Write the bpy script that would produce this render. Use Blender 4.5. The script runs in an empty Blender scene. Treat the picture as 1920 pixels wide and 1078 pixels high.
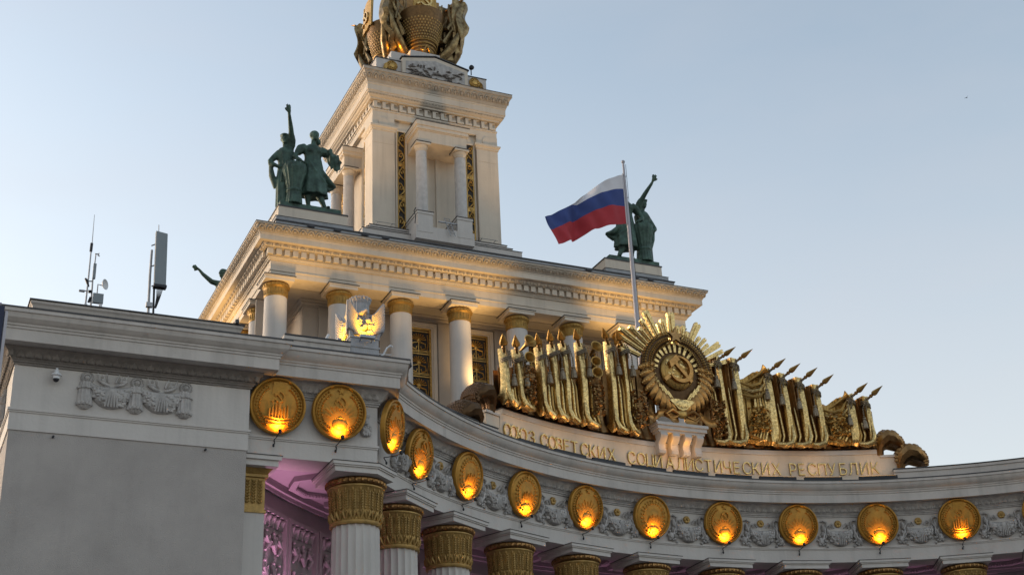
import bpy, math, random
from mathutils import Matrix, Vector
random.seed(7)
R_ = math.radians
PI = math.pi
scene = bpy.context.scene
COL = scene.collection

# ------------------------------------------------------------------ camera
cam_data = bpy.data.cameras.new('camera')
cam = bpy.data.objects.new('camera', cam_data)
COL.objects.link(cam)
YAW, PITCH, ROLL = 0.44206285, 0.42813363, -0.04702989
fwd = Vector((math.sin(YAW) * math.cos(PITCH), math.cos(YAW) * math.cos(PITCH), math.sin(PITCH)))
rgt0 = Vector((math.cos(YAW), -math.sin(YAW), 0))
up0 = rgt0.cross(fwd)
rgt = math.cos(ROLL) * rgt0 + math.sin(ROLL) * up0
upv = -math.sin(ROLL) * rgt0 + math.cos(ROLL) * up0
cam.matrix_world = Matrix(((rgt.x, upv.x, -fwd.x, 0), (rgt.y, upv.y, -fwd.y, 0), (rgt.z, upv.z, -fwd.z, 0), (0, 0, 0, 1)))
cam_data.sensor_width = 36
cam_data.lens = 36 * 2561.3 / 1920
cam_data.clip_start = 0.5
cam_data.clip_end = 4000
scene.camera = cam

# ------------------------------------------------------------------ sky, sun, exposure
world = bpy.data.worlds.new('World')
scene.world = world
world.use_nodes = True
DUST = 1.6
SUN_EL, SUN_AZ = R_(7.0), R_(-43.0)          # azimuth measured from +Y towards +X
wn = world.node_tree
bg = wn.nodes['Background']
sky = wn.nodes.new('ShaderNodeTexSky')
sky.sky_type = 'NISHITA'
sky.sun_disc = False
sky.sun_elevation = SUN_EL
sky.sun_rotation = SUN_AZ
sky.air_density = 1.0
sky.dust_density = DUST
sky.ozone_density = 1.0
hsv = wn.nodes.new('ShaderNodeHueSaturation')
hsv.inputs['Saturation'].default_value = 0.78
wn.links.new(sky.outputs[0], hsv.inputs['Color'])
# thin high haze drifting across the dusk sky
wtc = wn.nodes.new('ShaderNodeTexCoord')
wmp = wn.nodes.new('ShaderNodeMapping'); wmp.inputs['Scale'].default_value = (1.6, 1.6, 5.0); wmp.inputs['Rotation'].default_value = (0.0, 0.35, 0.0)
wn.links.new(wtc.outputs['Generated'], wmp.inputs['Vector'])
wno = wn.nodes.new('ShaderNodeTexNoise'); wno.inputs['Scale'].default_value = 2.2; wno.inputs['Detail'].default_value = 6; wno.inputs['Roughness'].default_value = 0.55
wn.links.new(wmp.outputs[0], wno.inputs['Vector'])
wmr = wn.nodes.new('ShaderNodeMapRange'); wmr.inputs['From Min'].default_value = 0.42; wmr.inputs['From Max'].default_value = 0.72
wmr.inputs['To Min'].default_value = 0.0; wmr.inputs['To Max'].default_value = 0.16
wn.links.new(wno.outputs['Fac'], wmr.inputs['Value'])
wmx = wn.nodes.new('ShaderNodeMix'); wmx.data_type = 'RGBA'
wmx.inputs['B'].default_value = (1.50, 1.50, 1.60, 1)
wn.links.new(wmr.outputs[0], wmx.inputs['Factor']); wn.links.new(hsv.outputs[0], wmx.inputs['A'])
# pale dusty band towards the horizon, the same all round
wsp = wn.nodes.new('ShaderNodeSeparateXYZ'); wn.links.new(wtc.outputs['Generated'], wsp.inputs[0])
whr = wn.nodes.new('ShaderNodeMapRange'); whr.inputs['From Min'].default_value = 0.0; whr.inputs['From Max'].default_value = 0.55
whr.inputs['To Min'].default_value = 0.62; whr.inputs['To Max'].default_value = 0.0
wn.links.new(wsp.outputs['Z'], whr.inputs['Value'])
wm2 = wn.nodes.new('ShaderNodeMix'); wm2.data_type = 'RGBA'; wm2.inputs['B'].default_value = (1.78, 1.70, 1.72, 1)
wn.links.new(whr.outputs[0], wm2.inputs['Factor']); wn.links.new(wmx.outputs['Result'], wm2.inputs['A'])
wti = wn.nodes.new('ShaderNodeMix'); wti.data_type = 'RGBA'; wti.blend_type = 'MULTIPLY'; wti.inputs['Factor'].default_value = 1; wti.inputs['B'].default_value = (1.045, 1.0, 0.975, 1)
wn.links.new(wm2.outputs['Result'], wti.inputs['A'])
wn.links.new(wti.outputs['Result'], bg.inputs[0])
bg.inputs[1].default_value = 0.15
sun_data = bpy.data.lights.new('sun', 'SUN')
sun_data.energy = 0.5
sun_data.angle = R_(12)
sun_data.color = (1.0, 0.86, 0.70)
sun = bpy.data.objects.new('sun', sun_data)
COL.objects.link(sun)
sd = Vector((math.sin(SUN_AZ) * math.cos(SUN_EL), math.cos(SUN_AZ) * math.cos(SUN_EL), math.sin(SUN_EL)))
sun.rotation_euler = sd.to_track_quat('Z', 'Y').to_euler()
scene.view_settings.view_transform = 'Standard'
scene.view_settings.look = 'None'
scene.view_settings.exposure = 1.58
scene.view_settings.gamma = 1.0
scene.view_settings.use_curve_mapping = False
scene.cycles.max_bounces = 6
scene.cycles.use_denoising = True

# ------------------------------------------------------------------ materials
def mat(name, col, rough=0.6, metal=0.0, var=0.0, vscale=1.0, streak=0.0, bump=0.0, bscale=20.0, emit=None, estr=0.0, spec=0.4, col2=None, patch=0.0):
    m = bpy.data.materials.new(name)
    m.use_nodes = True
    nt = m.node_tree
    b = nt.nodes['Principled BSDF']
    b.inputs['Roughness'].default_value = rough
    b.inputs['Metallic'].default_value = metal
    b.inputs['Specular IOR Level'].default_value = spec
    b.inputs['Base Color'].default_value = (*col, 1)
    if emit:
        b.inputs['Emission Color'].default_value = (*emit, 1)
        b.inputs['Emission Strength'].default_value = estr
    N, L = nt.nodes.new, nt.links.new
    if var or streak or bump or col2:
        tc = N('ShaderNodeTexCoord')
        geo = N('ShaderNodeNewGeometry')
        pos = geo.outputs['Position']
        cur = None
        if col2:
            n0 = N('ShaderNodeTexNoise'); n0.inputs['Scale'].default_value = vscale * 1.7; n0.inputs['Detail'].default_value = 7
            n0.inputs['Roughness'].default_value = 0.65
            L(pos, n0.inputs['Vector'])
            rp = N('ShaderNodeValToRGB'); rp.color_ramp.elements[0].position = 0.5 - patch; rp.color_ramp.elements[1].position = 0.5 + patch
            rp.color_ramp.elements[0].color = (*col, 1); rp.color_ramp.elements[1].color = (*col2, 1)
            L(n0.outputs['Fac'], rp.inputs['Fac']); cur = rp.outputs['Color']
        def mul(fac_out, lo, hi, a=0.3, c=0.7):
            nonlocal cur
            mr = N('ShaderNodeMapRange'); mr.inputs['From Min'].default_value = a; mr.inputs['From Max'].default_value = c
            mr.inputs['To Min'].default_value = lo; mr.inputs['To Max'].default_value = hi
            L(fac_out, mr.inputs['Value'])
            mx = N('ShaderNodeMix'); mx.data_type = 'RGBA'; mx.blend_type = 'MULTIPLY'; mx.inputs['Factor'].default_value = 1
            if cur is None: mx.inputs['A'].default_value = (*col, 1)
            else: L(cur, mx.inputs['A'])
            L(mr.outputs[0], mx.inputs['B']); cur = mx.outputs['Result']
        if var:
            n1 = N('ShaderNodeTexNoise'); n1.inputs['Scale'].default_value = vscale; n1.inputs['Detail'].default_value = 8
            n1.inputs['Roughness'].default_value = 0.6
            L(pos, n1.inputs['Vector']); mul(n1.outputs['Fac'], 1 - var, 1 + var * 0.5)
        if streak:
            mp = N('ShaderNodeMapping'); mp.inputs['Scale'].default_value = (2.6, 2.6, 0.16)
            L(pos, mp.inputs['Vector'])
            n2 = N('ShaderNodeTexNoise'); n2.inputs['Scale'].default_value = 1.3; n2.inputs['Detail'].default_value = 6
            L(mp.outputs[0], n2.inputs['Vector']); mul(n2.outputs['Fac'], 1 - streak, 1.0, 0.28, 0.5)
        if cur is not None: L(cur, b.inputs['Base Color'])
        if bump:
            n3 = N('ShaderNodeTexNoise'); n3.inputs['Scale'].default_value = bscale; n3.inputs['Detail'].default_value = 5
            L(pos, n3.inputs['Vector'])
            bp = N('ShaderNodeBump'); bp.inputs['Strength'].default_value = bump; bp.inputs['Distance'].default_value = 0.05
            L(n3.outputs['Fac'], bp.inputs['Height']); L(bp.outputs[0], b.inputs['Normal'])
    return m

M = {}
M['stone'] = mat('painted_stone', (0.525, 0.487, 0.452), 0.7, var=0.10, vscale=0.5, streak=0.10, bump=0.15, bscale=9)
M['cornice'] = mat('cornice_stone', (0.505, 0.460, 0.420), 0.7, var=0.14, vscale=0.8, streak=0.16, bump=0.15, bscale=9)
M['relief'] = mat('relief_plaster', (0.43, 0.405, 0.385), 0.8, var=0.3, vscale=4, bump=0.3, bscale=22)
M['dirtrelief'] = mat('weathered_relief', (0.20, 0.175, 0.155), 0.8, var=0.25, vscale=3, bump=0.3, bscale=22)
M['plaster'] = mat('grey_plaster', (0.372, 0.338, 0.314), 0.9, var=0.14, vscale=0.6, streak=0.05, bump=0.35, bscale=30)
M['cream'] = mat('cream_stone', (0.575, 0.50, 0.41), 0.7, var=0.10, vscale=0.5, streak=0.12, bump=0.12, bscale=9)
M['creamdark'] = mat('cream_relief', (0.42, 0.36, 0.29), 0.75, var=0.18, vscale=2, bump=0.25, bscale=18)
M['rough'] = mat('rough_column', (0.50, 0.475, 0.455), 0.85, var=0.16, vscale=3, streak=0.08, bump=0.4, bscale=26)
M['cella'] = mat('cella_plaster', (0.40, 0.355, 0.31), 0.85, var=0.12, vscale=0.6, bump=0.2, bscale=16)
M['inner'] = mat('inner_plaster', (0.38, 0.33, 0.345), 0.8, var=0.10, vscale=1, bump=0.15, bscale=14)
M['flash'] = mat('lead_flashing', (0.060, 0.058, 0.062), 0.55, 0.2, var=0.3, vscale=2)
M['roofmetal'] = mat('grey_roof_metal', (0.26, 0.26, 0.265), 0.5, 0.3, var=0.2, vscale=0.8, streak=0.15)
M['gold'] = mat('gilded_metal', (0.85, 0.62, 0.28), 0.33, 1.0, var=0.55, vscale=11, bump=0.45, bscale=9, col2=(0.50, 0.31, 0.10), patch=0.16)
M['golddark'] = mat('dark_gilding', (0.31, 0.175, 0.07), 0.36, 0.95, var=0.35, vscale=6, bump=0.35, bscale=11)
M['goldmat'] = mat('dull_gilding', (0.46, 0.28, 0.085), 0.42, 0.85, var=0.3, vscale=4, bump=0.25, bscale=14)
M['hallgold'] = mat('hall_capital_gilding', (0.34, 0.20, 0.05), 0.5, 0.6, var=0.3, vscale=4, bump=0.25, bscale=14)
M['goldold'] = mat('aged_gold_paint', (0.40, 0.25, 0.08), 0.5, 0.45, var=0.35, vscale=4, bump=0.3, bscale=16)
M['medal'] = mat('medallion_gilding', (0.42, 0.215, 0.036), 0.5, 0.5, var=0.25, vscale=3, bump=0.2, bscale=12)
M['towergold'] = mat('tower_gilding', (0.40, 0.30, 0.15), 0.42, 0.9, var=0.5, vscale=2.2, bump=0.4, bscale=4, col2=(0.13, 0.075, 0.03), patch=0.2)
M['copper'] = mat('coppery_gilding', (0.40, 0.205, 0.065), 0.30, 0.95, var=0.35, vscale=6, bump=0.3, bscale=9)
M['brown'] = mat('brown_gilding', (0.10, 0.055, 0.025), 0.45, 0.8, var=0.3, vscale=5, bump=0.3, bscale=9)
M['basket'] = mat('basket_metal', (0.17, 0.095, 0.035), 0.5, 0.6, var=0.4, vscale=4, bump=0.4, bscale=10)
M['tassel'] = mat('tassel_metal', (0.27, 0.215, 0.15), 0.5, 0.7, var=0.5, vscale=14, bump=0.6, bscale=24)
M['bronze'] = mat('patinated_bronze', (0.042, 0.072, 0.058), 0.6, 0.3, var=0.45, vscale=1.8, streak=0.3, bump=0.3, bscale=8, col2=(0.075, 0.135, 0.105), patch=0.15)
M['grille'] = mat('grille_backing', (0.025, 0.02, 0.017), 0.7)
M['white'] = mat('white_cloth', (0.60, 0.58, 0.60), 0.8, var=0.06, vscale=2)
M['blue'] = mat('blue_cloth', (0.034, 0.058, 0.20), 0.75, var=0.1, vscale=2)
M['red'] = mat('red_cloth', (0.38, 0.028, 0.038), 0.75, var=0.1, vscale=2)
M['pole'] = mat('grey_pole_paint', (0.36, 0.34, 0.36), 0.45, 0.3)
M['antenna'] = mat('antenna_grey', (0.21, 0.235, 0.25), 0.6, var=0.06, vscale=2)
M['galv'] = mat('galvanised_steel', (0.34, 0.34, 0.35), 0.45, 0.6, var=0.2, vscale=6)
M['dark'] = mat('dark_metal', (0.022, 0.022, 0.026), 0.5, 0.3)
M['camwhite'] = mat('white_plastic', (0.62, 0.62, 0.63), 0.4)
M['lens'] = mat('dark_dome', (0.02, 0.02, 0.025), 0.08)
M['navy'] = mat('navy_panel', (0.012, 0.016, 0.045), 0.5)
M['lamp'] = mat('lamp_glass', (0.8, 0.6, 0.3), 0.3, emit=(1.0, 0.45, 0.06), estr=1.2)
M['pinklamp'] = mat('pink_lamp_glass', (0.8, 0.5, 0.7), 0.3, emit=(1.0, 0.35, 0.75), estr=2)
M['cloudwhite'] = mat('vase_stone', (0.37, 0.37, 0.385), 0.7, var=0.15, vscale=4, bump=0.25, bscale=20)
M['paving'] = mat('grey_paving', (0.20, 0.19, 0.185), 0.9, var=0.2, vscale=0.3)

# ------------------------------------------------------------------ mesh helpers
class MB:
    """Collects vertices and faces; build() links them as ONE mesh object."""
    def __init__(self):
        self.v, self.f, self.T = [], [], Matrix.Identity(4)
    def add(self, vs, fs):
        o = len(self.v)
        T = self.T
        self.v += [tuple(T @ Vector(p)) for p in vs]
        self.f += [tuple(i + o for i in f) for f in fs]
    def box(self, x0, x1, y0, y1, z0, z1):
        self.add([(x0, y0, z0), (x1, y0, z0), (x1, y1, z0), (x0, y1, z0), (x0, y0, z1), (x1, y0, z1), (x1, y1, z1), (x0, y1, z1)],
                 [(0, 3, 2, 1), (4, 5, 6, 7), (0, 1, 5, 4), (1, 2, 6, 5), (2, 3, 7, 6), (3, 0, 4, 7)])
    def frustum(self, b, t, z0, z1):       # b, t = (x0, x1, y0, y1)
        self.add([(b[0], b[2], z0), (b[1], b[2], z0), (b[1], b[3], z0), (b[0], b[3], z0), (t[0], t[2], z1), (t[1], t[2], z1), (t[1], t[3], z1), (t[0], t[3], z1)],
                 [(0, 3, 2, 1), (4, 5, 6, 7), (0, 1, 5, 4), (1, 2, 6, 5), (2, 3, 7, 6), (3, 0, 4, 7)])
    def prism(self, pts, z0, z1):          # plan polygon, counter-clockwise, extruded upwards
        n = len(pts)
        self.add([(x, y, z0) for x, y in pts] + [(x, y, z1) for x, y in pts],
                 [tuple(range(n - 1, -1, -1)), tuple(range(n, 2 * n))] + [(i, (i + 1) % n, n + (i + 1) % n, n + i) for i in range(n)])
    def plate(self, pts, y0, y1):          # outline in x,z facing -y (front at y0)
        n = len(pts)
        self.add([(x, y0, z) for x, z in pts] + [(x, y1, z) for x, z in pts],
                 [tuple(range(n)), tuple(range(2 * n - 1, n - 1, -1))] + [(i, n + i, n + (i + 1) % n, (i + 1) % n) for i in range(n)])
    def side(self, pts, x0, x1):           # outline in y,z extruded along x
        n = len(pts)
        self.add([(x0, y, z) for y, z in pts] + [(x1, y, z) for y, z in pts],
                 [tuple(range(n)), tuple(range(2 * n - 1, n - 1, -1))] + [(i, n + i, n + (i + 1) % n, (i + 1) % n) for i in range(n)])
    def lathe(self, prof, n=24, c=(0, 0, 0), a0=0.0, a1=2 * PI, rfun=None):
        full = abs(a1 - a0 - 2 * PI) < 1e-6
        m = n if full else n + 1
        vs = []
        for i in range(m):
            a = a0 + (a1 - a0) * i / n
            k = rfun(a) if rfun else 1.0
            for r, z in prof:
                vs.append((c[0] + r * k * math.cos(a), c[1] + r * k * math.sin(a), c[2] + z))
        p = len(prof)
        fs = []
        for i in range(n):
            j = (i + 1) % m
            for q in range(p - 1):
                fs.append((i * p + q, j * p + q, j * p + q + 1, i * p + q + 1))
        if full:
            fs.append(tuple(i * p for i in range(m - 1, -1, -1)))
            fs.append(tuple(i * p + p - 1 for i in range(m)))
        self.add(vs, fs)
    def tube(self, path, rad, n=8, flat=1.0):
        path = [Vector(p) for p in path]
        if not hasattr(rad, '__len__'): rad = [rad] * len(path)
        vs, fs, prev = [], [], None
        for i, p in enumerate(path):
            t = (path[min(i + 1, len(path) - 1)] - path[max(i - 1, 0)]).normalized()
            if prev is None:
                prev = t.cross(Vector((0, 0, 1)))
                if prev.length < 0.05: prev = t.cross(Vector((0, 1, 0)))
            u = (prev - t * prev.dot(t)).normalized()
            w = t.cross(u)
            prev = u
            for k in range(n):
                a = 2 * PI * k / n
                vs.append(tuple(p + rad[i] * (math.cos(a) * u + flat * math.sin(a) * w)))
        for i in range(len(path) - 1):
            for k in range(n):
                fs.append((i * n + k, i * n + (k + 1) % n, (i + 1) * n + (k + 1) % n, (i + 1) * n + k))
        fs.append(tuple(range(n - 1, -1, -1)))
        fs.append(tuple((len(path) - 1) * n + k for k in range(n)))
        self.add(vs, fs)
    def blob(self, c, r, nu=8, nv=5):
        if not hasattr(r, '__len__'): r = (r, r, r)
        vs = [(c[0], c[1], c[2] - r[2])]
        for j in range(1, nv):
            b = -PI / 2 + PI * j / nv
            for i in range(nu):
                a = 2 * PI * i / nu
                vs.append((c[0] + r[0] * math.cos(b) * math.cos(a), c[1] + r[1] * math.cos(b) * math.sin(a), c[2] + r[2] * math.sin(b)))
        vs.append((c[0], c[1], c[2] + r[2]))
        fs = [(0, 1 + (i + 1) % nu, 1 + i) for i in range(nu)]
        for j in range(nv - 2):
            for i in range(nu):
                fs.append((1 + j * nu + i, 1 + j * nu + (i + 1) % nu, 1 + (j + 1) * nu + (i + 1) % nu, 1 + (j + 1) * nu + i))
        l = len(vs) - 1
        fs += [(l, 1 + (nv - 2) * nu + i, 1 + (nv - 2) * nu + (i + 1) % nu) for i in range(nu)]
        self.add(vs, fs)
    def grid(self, fn, nu, nv):
        vs = [tuple(fn(i / nu, j / nv)) for j in range(nv + 1) for i in range(nu + 1)]
        w = nu + 1
        self.add(vs, [(j * w + i, j * w + i + 1, (j + 1) * w + i + 1, (j + 1) * w + i) for j in range(nv) for i in range(nu)])
    def sheet(self, fn, nu, nv, th):       # grid with a back face: fn(u,v) -> point, th along +y
        vs = [tuple(fn(i / nu, j / nv)) for j in range(nv + 1) for i in range(nu + 1)]
        n = len(vs)
        w = nu + 1
        fs = [(j * w + i, j * w + i + 1, (j + 1) * w + i + 1, (j + 1) * w + i) for j in range(nv) for i in range(nu)]
        vs += [(x, y + th, z) for x, y, z in vs]
        fs += [(n + j * w + i, n + (j + 1) * w + i, n + (j + 1) * w + i + 1, n + j * w + i + 1) for j in range(nv) for i in range(nu)]
        b = [i for i in range(w)] + [j * w + nu for j in range(1, nv + 1)] + [nv * w + i for i in range(nu - 1, -1, -1)] + [j * w for j in range(nv - 1, 0, -1)]
        for q in range(len(b)):
            a, c = b[q], b[(q + 1) % len(b)]
            fs.append((a, n + a, n + c, c))
        self.add(vs, fs)
    def sweep(self, prof, path, closed=False):
        """prof = [(out, z)...]; path = plan points walked with the outside on the RIGHT hand."""
        n = len(path)
        P = [Vector((p[0], p[1])) for p in path]
        nor = []
        for i in range(n):
            def en(a, b):
                d = (b - a).normalized()
                return Vector((d.y, -d.x))
            if closed: n0, n1 = en(P[i - 1], P[i]), en(P[i], P[(i + 1) % n])
            else:
                n0 = en(P[i - 1], P[i]) if i > 0 else None
                n1 = en(P[i], P[i + 1]) if i < n - 1 else None
                n0 = n0 or n1; n1 = n1 or n0
            m = (n0 + n1).normalized()
            nor.append(m / max(0.3, m.dot(n0)))
        vs = [(P[i].x + nor[i].x * o, P[i].y + nor[i].y * o, z) for i in range(n) for o, z in prof]
        p = len(prof)
        fs = []
        for i in range(n if closed else n - 1):
            j = (i + 1) % n
            fs += [(i * p + q, j * p + q, j * p + q + 1, i * p + q + 1) for q in range(p - 1)]
        if not closed:
            fs.append(tuple(range(p)))
            fs.append(tuple((n - 1) * p + q for q in range(p - 1, -1, -1)))
        self.add(vs, fs)
    def mesh(self, name, smooth=False):
        me = bpy.data.meshes.new(name)
        me.from_pydata(self.v, [], self.f)
        me.validate()
        me.update()
        if smooth:
            me.polygons.foreach_set('use_smooth', [True] * len(me.polygons))
            if smooth != 'all': me.set_sharp_from_angle(angle=R_(38))
        return me
    def build(self, name, m, parent=None, smooth=False, T=None):
        me = self.mesh(name, smooth)
        me.materials.append(M[m])
        return link(name, me, parent, T)

WM = {}
def link(name, me, parent=None, T=None):
    o = bpy.data.objects.new(name, me)
    COL.objects.link(o)
    T = T or Matrix.Identity(4)
    o.matrix_basis = T
    if parent is not None:
        o.parent = parent
        o.matrix_parent_inverse = WM[parent.name].inverted()
    WM[o.name] = T
    return o
def tag(o, label=None, cat=None, group=None, kind=None):
    for k, val in (('label', label), ('category', cat), ('group', group), ('kind', kind)):
        if val: o[k] = val
    return o
def thing(name, T, label, cat, group=None):
    if not isinstance(T, Matrix): T = Matrix.Translation(Vector(T))
    return tag(link(name, None, None, T), label, cat, group)
def copy_tree(root, T, label=None, group=None):
    def cp(o, par, Tw):
        c = o.copy()
        COL.objects.link(c)
        if par is None: c.matrix_basis = Tw
        else: c.parent = par
        WM[c.name] = Tw
        for ch in [x for x in KIDS.get(o.name, [])]: cp(ch, c, Tw)
        return c
    c = cp(root, None, T)
    if label: c['label'] = label
    if group: c['group'] = group
    return c
KIDS = {}
_link = link
def link(name, me, parent=None, T=None):
    o = _link(name, me, parent, T)
    if parent is not None: KIDS.setdefault(parent.name, []).append(o)
    return o

# ------------------------------------------------------------------ plan of the place (metres, camera at the origin)
XC, YC, RA = 31.02, 26.918, 22.24            # axis of the building, centre and radius of the exedra
def pol(a, r, z=0.0):
    t = R_(a)
    return Vector((XC + r * math.sin(t), YC + r * math.cos(t), z))
def frame(a, r, z=0.0, tilt=0.0):            # local x along the arc, y away from the viewer, z up
    t = R_(a)
    return Matrix.Translation(pol(a, r, z)) @ Matrix.Rotation(-t, 4, 'Z') @ Matrix.Rotation(tilt, 4, 'X')
def tr(x, y, z): return Matrix.Translation(Vector((x, y, z)))
def circ(r, n, cx=0.0, cz=0.0, a0=0.0): return [(cx + r * math.cos(a0 + 2 * PI * i / n), cz + r * math.sin(a0 + 2 * PI * i / n)) for i in range(n)]
def star(r, k=0.4, cx=0.0, cz=0.0): return [(cx + (r if i % 2 == 0 else r * k) * math.sin(PI * i / 5), cz + (r if i % 2 == 0 else r * k) * math.cos(PI * i / 5)) for i in range(9, -1, -1)]
def lamp(name, kind, loc, energy, color, parent=None, target=None, size=0.1, angle=60, blend=0.6):
    d = bpy.data.lights.new(name, kind)
    d.energy = energy
    d.color = color
    if kind == 'SPOT':
        d.spot_size = R_(angle); d.spot_blend = blend; d.shadow_soft_size = size
    elif kind == 'POINT': d.shadow_soft_size = size
    o = bpy.data.objects.new(name, d)
    COL.objects.link(o)
    T = Matrix.Translation(Vector(loc))
    if target is not None:
        T = T @ (Vector(target) - Vector(loc)).to_track_quat('-Z', 'Y').to_matrix().to_4x4()
    o.matrix_basis = T
    if parent is not None:
        o.parent = parent
        o.matrix_parent_inverse = WM[parent.name].inverted()
    return o
AMBER = (1.0, 0.43, 0.04)
WARM = (1.0, 0.60, 0.20)
# ================================================================== ground
g = MB()
g.box(-900, 900, -900, 900, -2.4, -1.7)
tag(g.build('ground', 'paving'), 'grey paved forecourt in front of the pavilion', kind='structure')

# ================================================================== mouldings shared by both front wings
ENT = [(-0.25, 13.29), (0, 13.29), (0, 13.83), (0.03, 13.83), (0.03, 13.87), (0.06, 13.88), (0.06, 13.95), (0.0, 13.96)]
FRZ = [(0.0, 13.963), (0.0, 15.285)]
MOU = [(0, 15.288), (0.05, 15.288), (0.05, 15.34), (0.09, 15.36), (0.09, 15.40), (0.13, 15.43), (0.13, 15.45), (0.15, 15.453), (0.15, 15.50), (0.22, 15.60), (0.33, 15.70), (0.36, 15.762), (0, 15.762)]
CRN = [(0, 15.765), (0.36, 15.765), (0.36, 15.79), (0.64, 15.79), (0.66, 15.765), (0.72, 15.765), (0.72, 16.12), (0.755, 16.135), (0.755, 16.205), (0.79, 16.215), (0.80, 16.27), (0.86, 16.31), (0.955, 16.40), (0.99, 16.50), (1.0, 16.545), (1.045, 16.55), (1.045, 16.66), (0, 16.70)]
FLS = [(0.0, 16.703), (1.03, 16.663), (1.065, 16.660), (1.065, 16.705), (0.0, 16.76)]
def shift(prof, dz): return [(o, z + dz) for o, z in prof]

def leaf_mesh(w, h, d):
    m = MB()
    def fn(u, v):
        s = math.sin(PI * u) ** 0.7
        x = (u - 0.5) * w * (0.55 + 0.45 * math.sin(PI * (0.35 + 0.6 * v)))
        z = h * v
        return (x, -d * (0.25 + 0.75 * v ** 1.5) * (0.35 + 0.65 * s) - (0.03 if abs(u - 0.5) < 0.01 else 0), z)
    m.sheet(fn, 6, 4, 0.03)
    return m

# ================================================================== left corner pavilion
pav = thing('corner_pavilion', (6.14, 40, -1.7), 'plain grey plastered corner block with deep cornice and two carved swags', 'building')
PX0, PX1, PY = 2.62, 9.66, 40.0
ppath = [(PX0, 60), (PX0, PY), (PX1, PY), (PX1, 60)]
w = MB(); w.box(PX0 + 0.035, PX1 - 0.035, PY + 0.035, 60, -1.7, 13.288); w.build('wall', 'plaster', pav)
for nm, pr, mt in (('architrave', ENT, 'stone'), ('frieze', FRZ, 'stone'), ('bed_moulding', MOU, 'dirtrelief'), ('cornice', CRN, 'cornice'), ('flashing', FLS, 'flash')):
    w = MB(); w.sweep(pr, ppath); w.build(nm, mt, pav)
lm = leaf_mesh(0.25, 0.27, 0.13).mesh('leaf', 'all'); lm.materials.append(M['dirtrelief'])
nl = 28
for i in range(nl):
    x = PX0 + (i + 0.5) * (PX1 - PX0) / nl
    link('leaf', lm, pav, tr(x, PY - 0.165, 15.47))
for i in range(12):
    link('leaf', lm, pav, tr(PX0 - 0.165, PY + 0.15 + i * 0.25, 15.47) @ Matrix.Rotation(-PI / 2, 4, 'Z'))
for x in (PX0 - 0.17, PX1 + 0.17):
    link('leaf', lm, pav, tr(x, PY - 0.17, 15.47) @ Matrix.Rotation(-PI / 4 if x < 5 else PI / 4, 4, 'Z'))
# roof parapet
w = MB(); w.box(2.98, 9.30, 40.24, 59, 16.72, 17.26); w.build('parapet', 'cornice', pav)
w = MB(); w.sweep([(0, 17.262), (0.02, 17.262), (0.05, 17.34), (0.10, 17.40), (0.10, 17.47), (0, 17.475)], [(2.98, 59), (2.98, 40.24), (9.30, 40.24), (9.30, 59)]); w.build('parapet_moulding', 'cornice', pav)
w = MB(); w.box(2.84, 9.44, 40.10, 59, 17.478, 17.515); w.build('parapet_flashing', 'flash', pav)
w = MB(); w.box(9.1, 9.22, 40.0, 40.12, 17.50, 17.62); w.build('roof_clip', 'flash', pav)
for x, z in ((3.9, 13.17), (8.35, 13.19)):
    w = MB(); w.lathe([(0.0, 0), (0.035, 0), (0.035, 0.1), (0.0, 0.1)], 8); w.build('wall_anchor', 'dark', pav, T=tr(x, PY + 0.04, z) @ Matrix.Rotation(PI / 2, 4, 'X'))

# carved pendants, rosettes and swags on the frieze
def pendant_mesh():
    m = MB()
    prof = [(0.0, -0.50), (0.12, -0.49), (0.22, -0.40), (0.25, -0.30), (0.235, -0.05), (0.225, 0.16), (0.27, 0.18), (0.27, 0.24), (0.21, 0.25), (0.20, 0.42), (0.0, 0.44)]
    m.lathe(prof, 40, a0=PI, a1=2 * PI, rfun=lambda a: 1.0 + 0.07 * math.cos(a * 12))
    for k in range(6):
        a = PI + PI * (k + 0.5) / 6
        m.blob((0.235 * math.cos(a), 0.235 * math.sin(a), -0.33), (0.06, 0.06, 0.07), 6, 4)
    return m
pm = pendant_mesh().mesh('pendant', True); pm.materials.append(M['relief'])
def rosette(rr):
    m = MB()
    m.T = Matrix.Rotation(PI / 2, 4, 'X')
    m.lathe([(0, 0), (rr, 0), (rr, 0.05), (rr * 0.86, 0.10), (rr * 0.74, 0.06), (rr * 0.6, 0.06), (rr * 0.5, 0.10), (rr * 0.40, 0.06), (rr * 0.28, 0.10), (0, 0.13)], 20)
    return m
rm = rosette(0.20).mesh('rosette', True); rm.materials.append(M['relief'])
for x in (4.70, 6.18, 7.65):
    link('rosette', rm, pav, tr(x, PY - 0.002, 15.08))
    link('pendant', pm, pav, tr(x - 0.02, PY + 0.02, 14.56) @ Matrix.Scale(0.92, 4))
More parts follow.
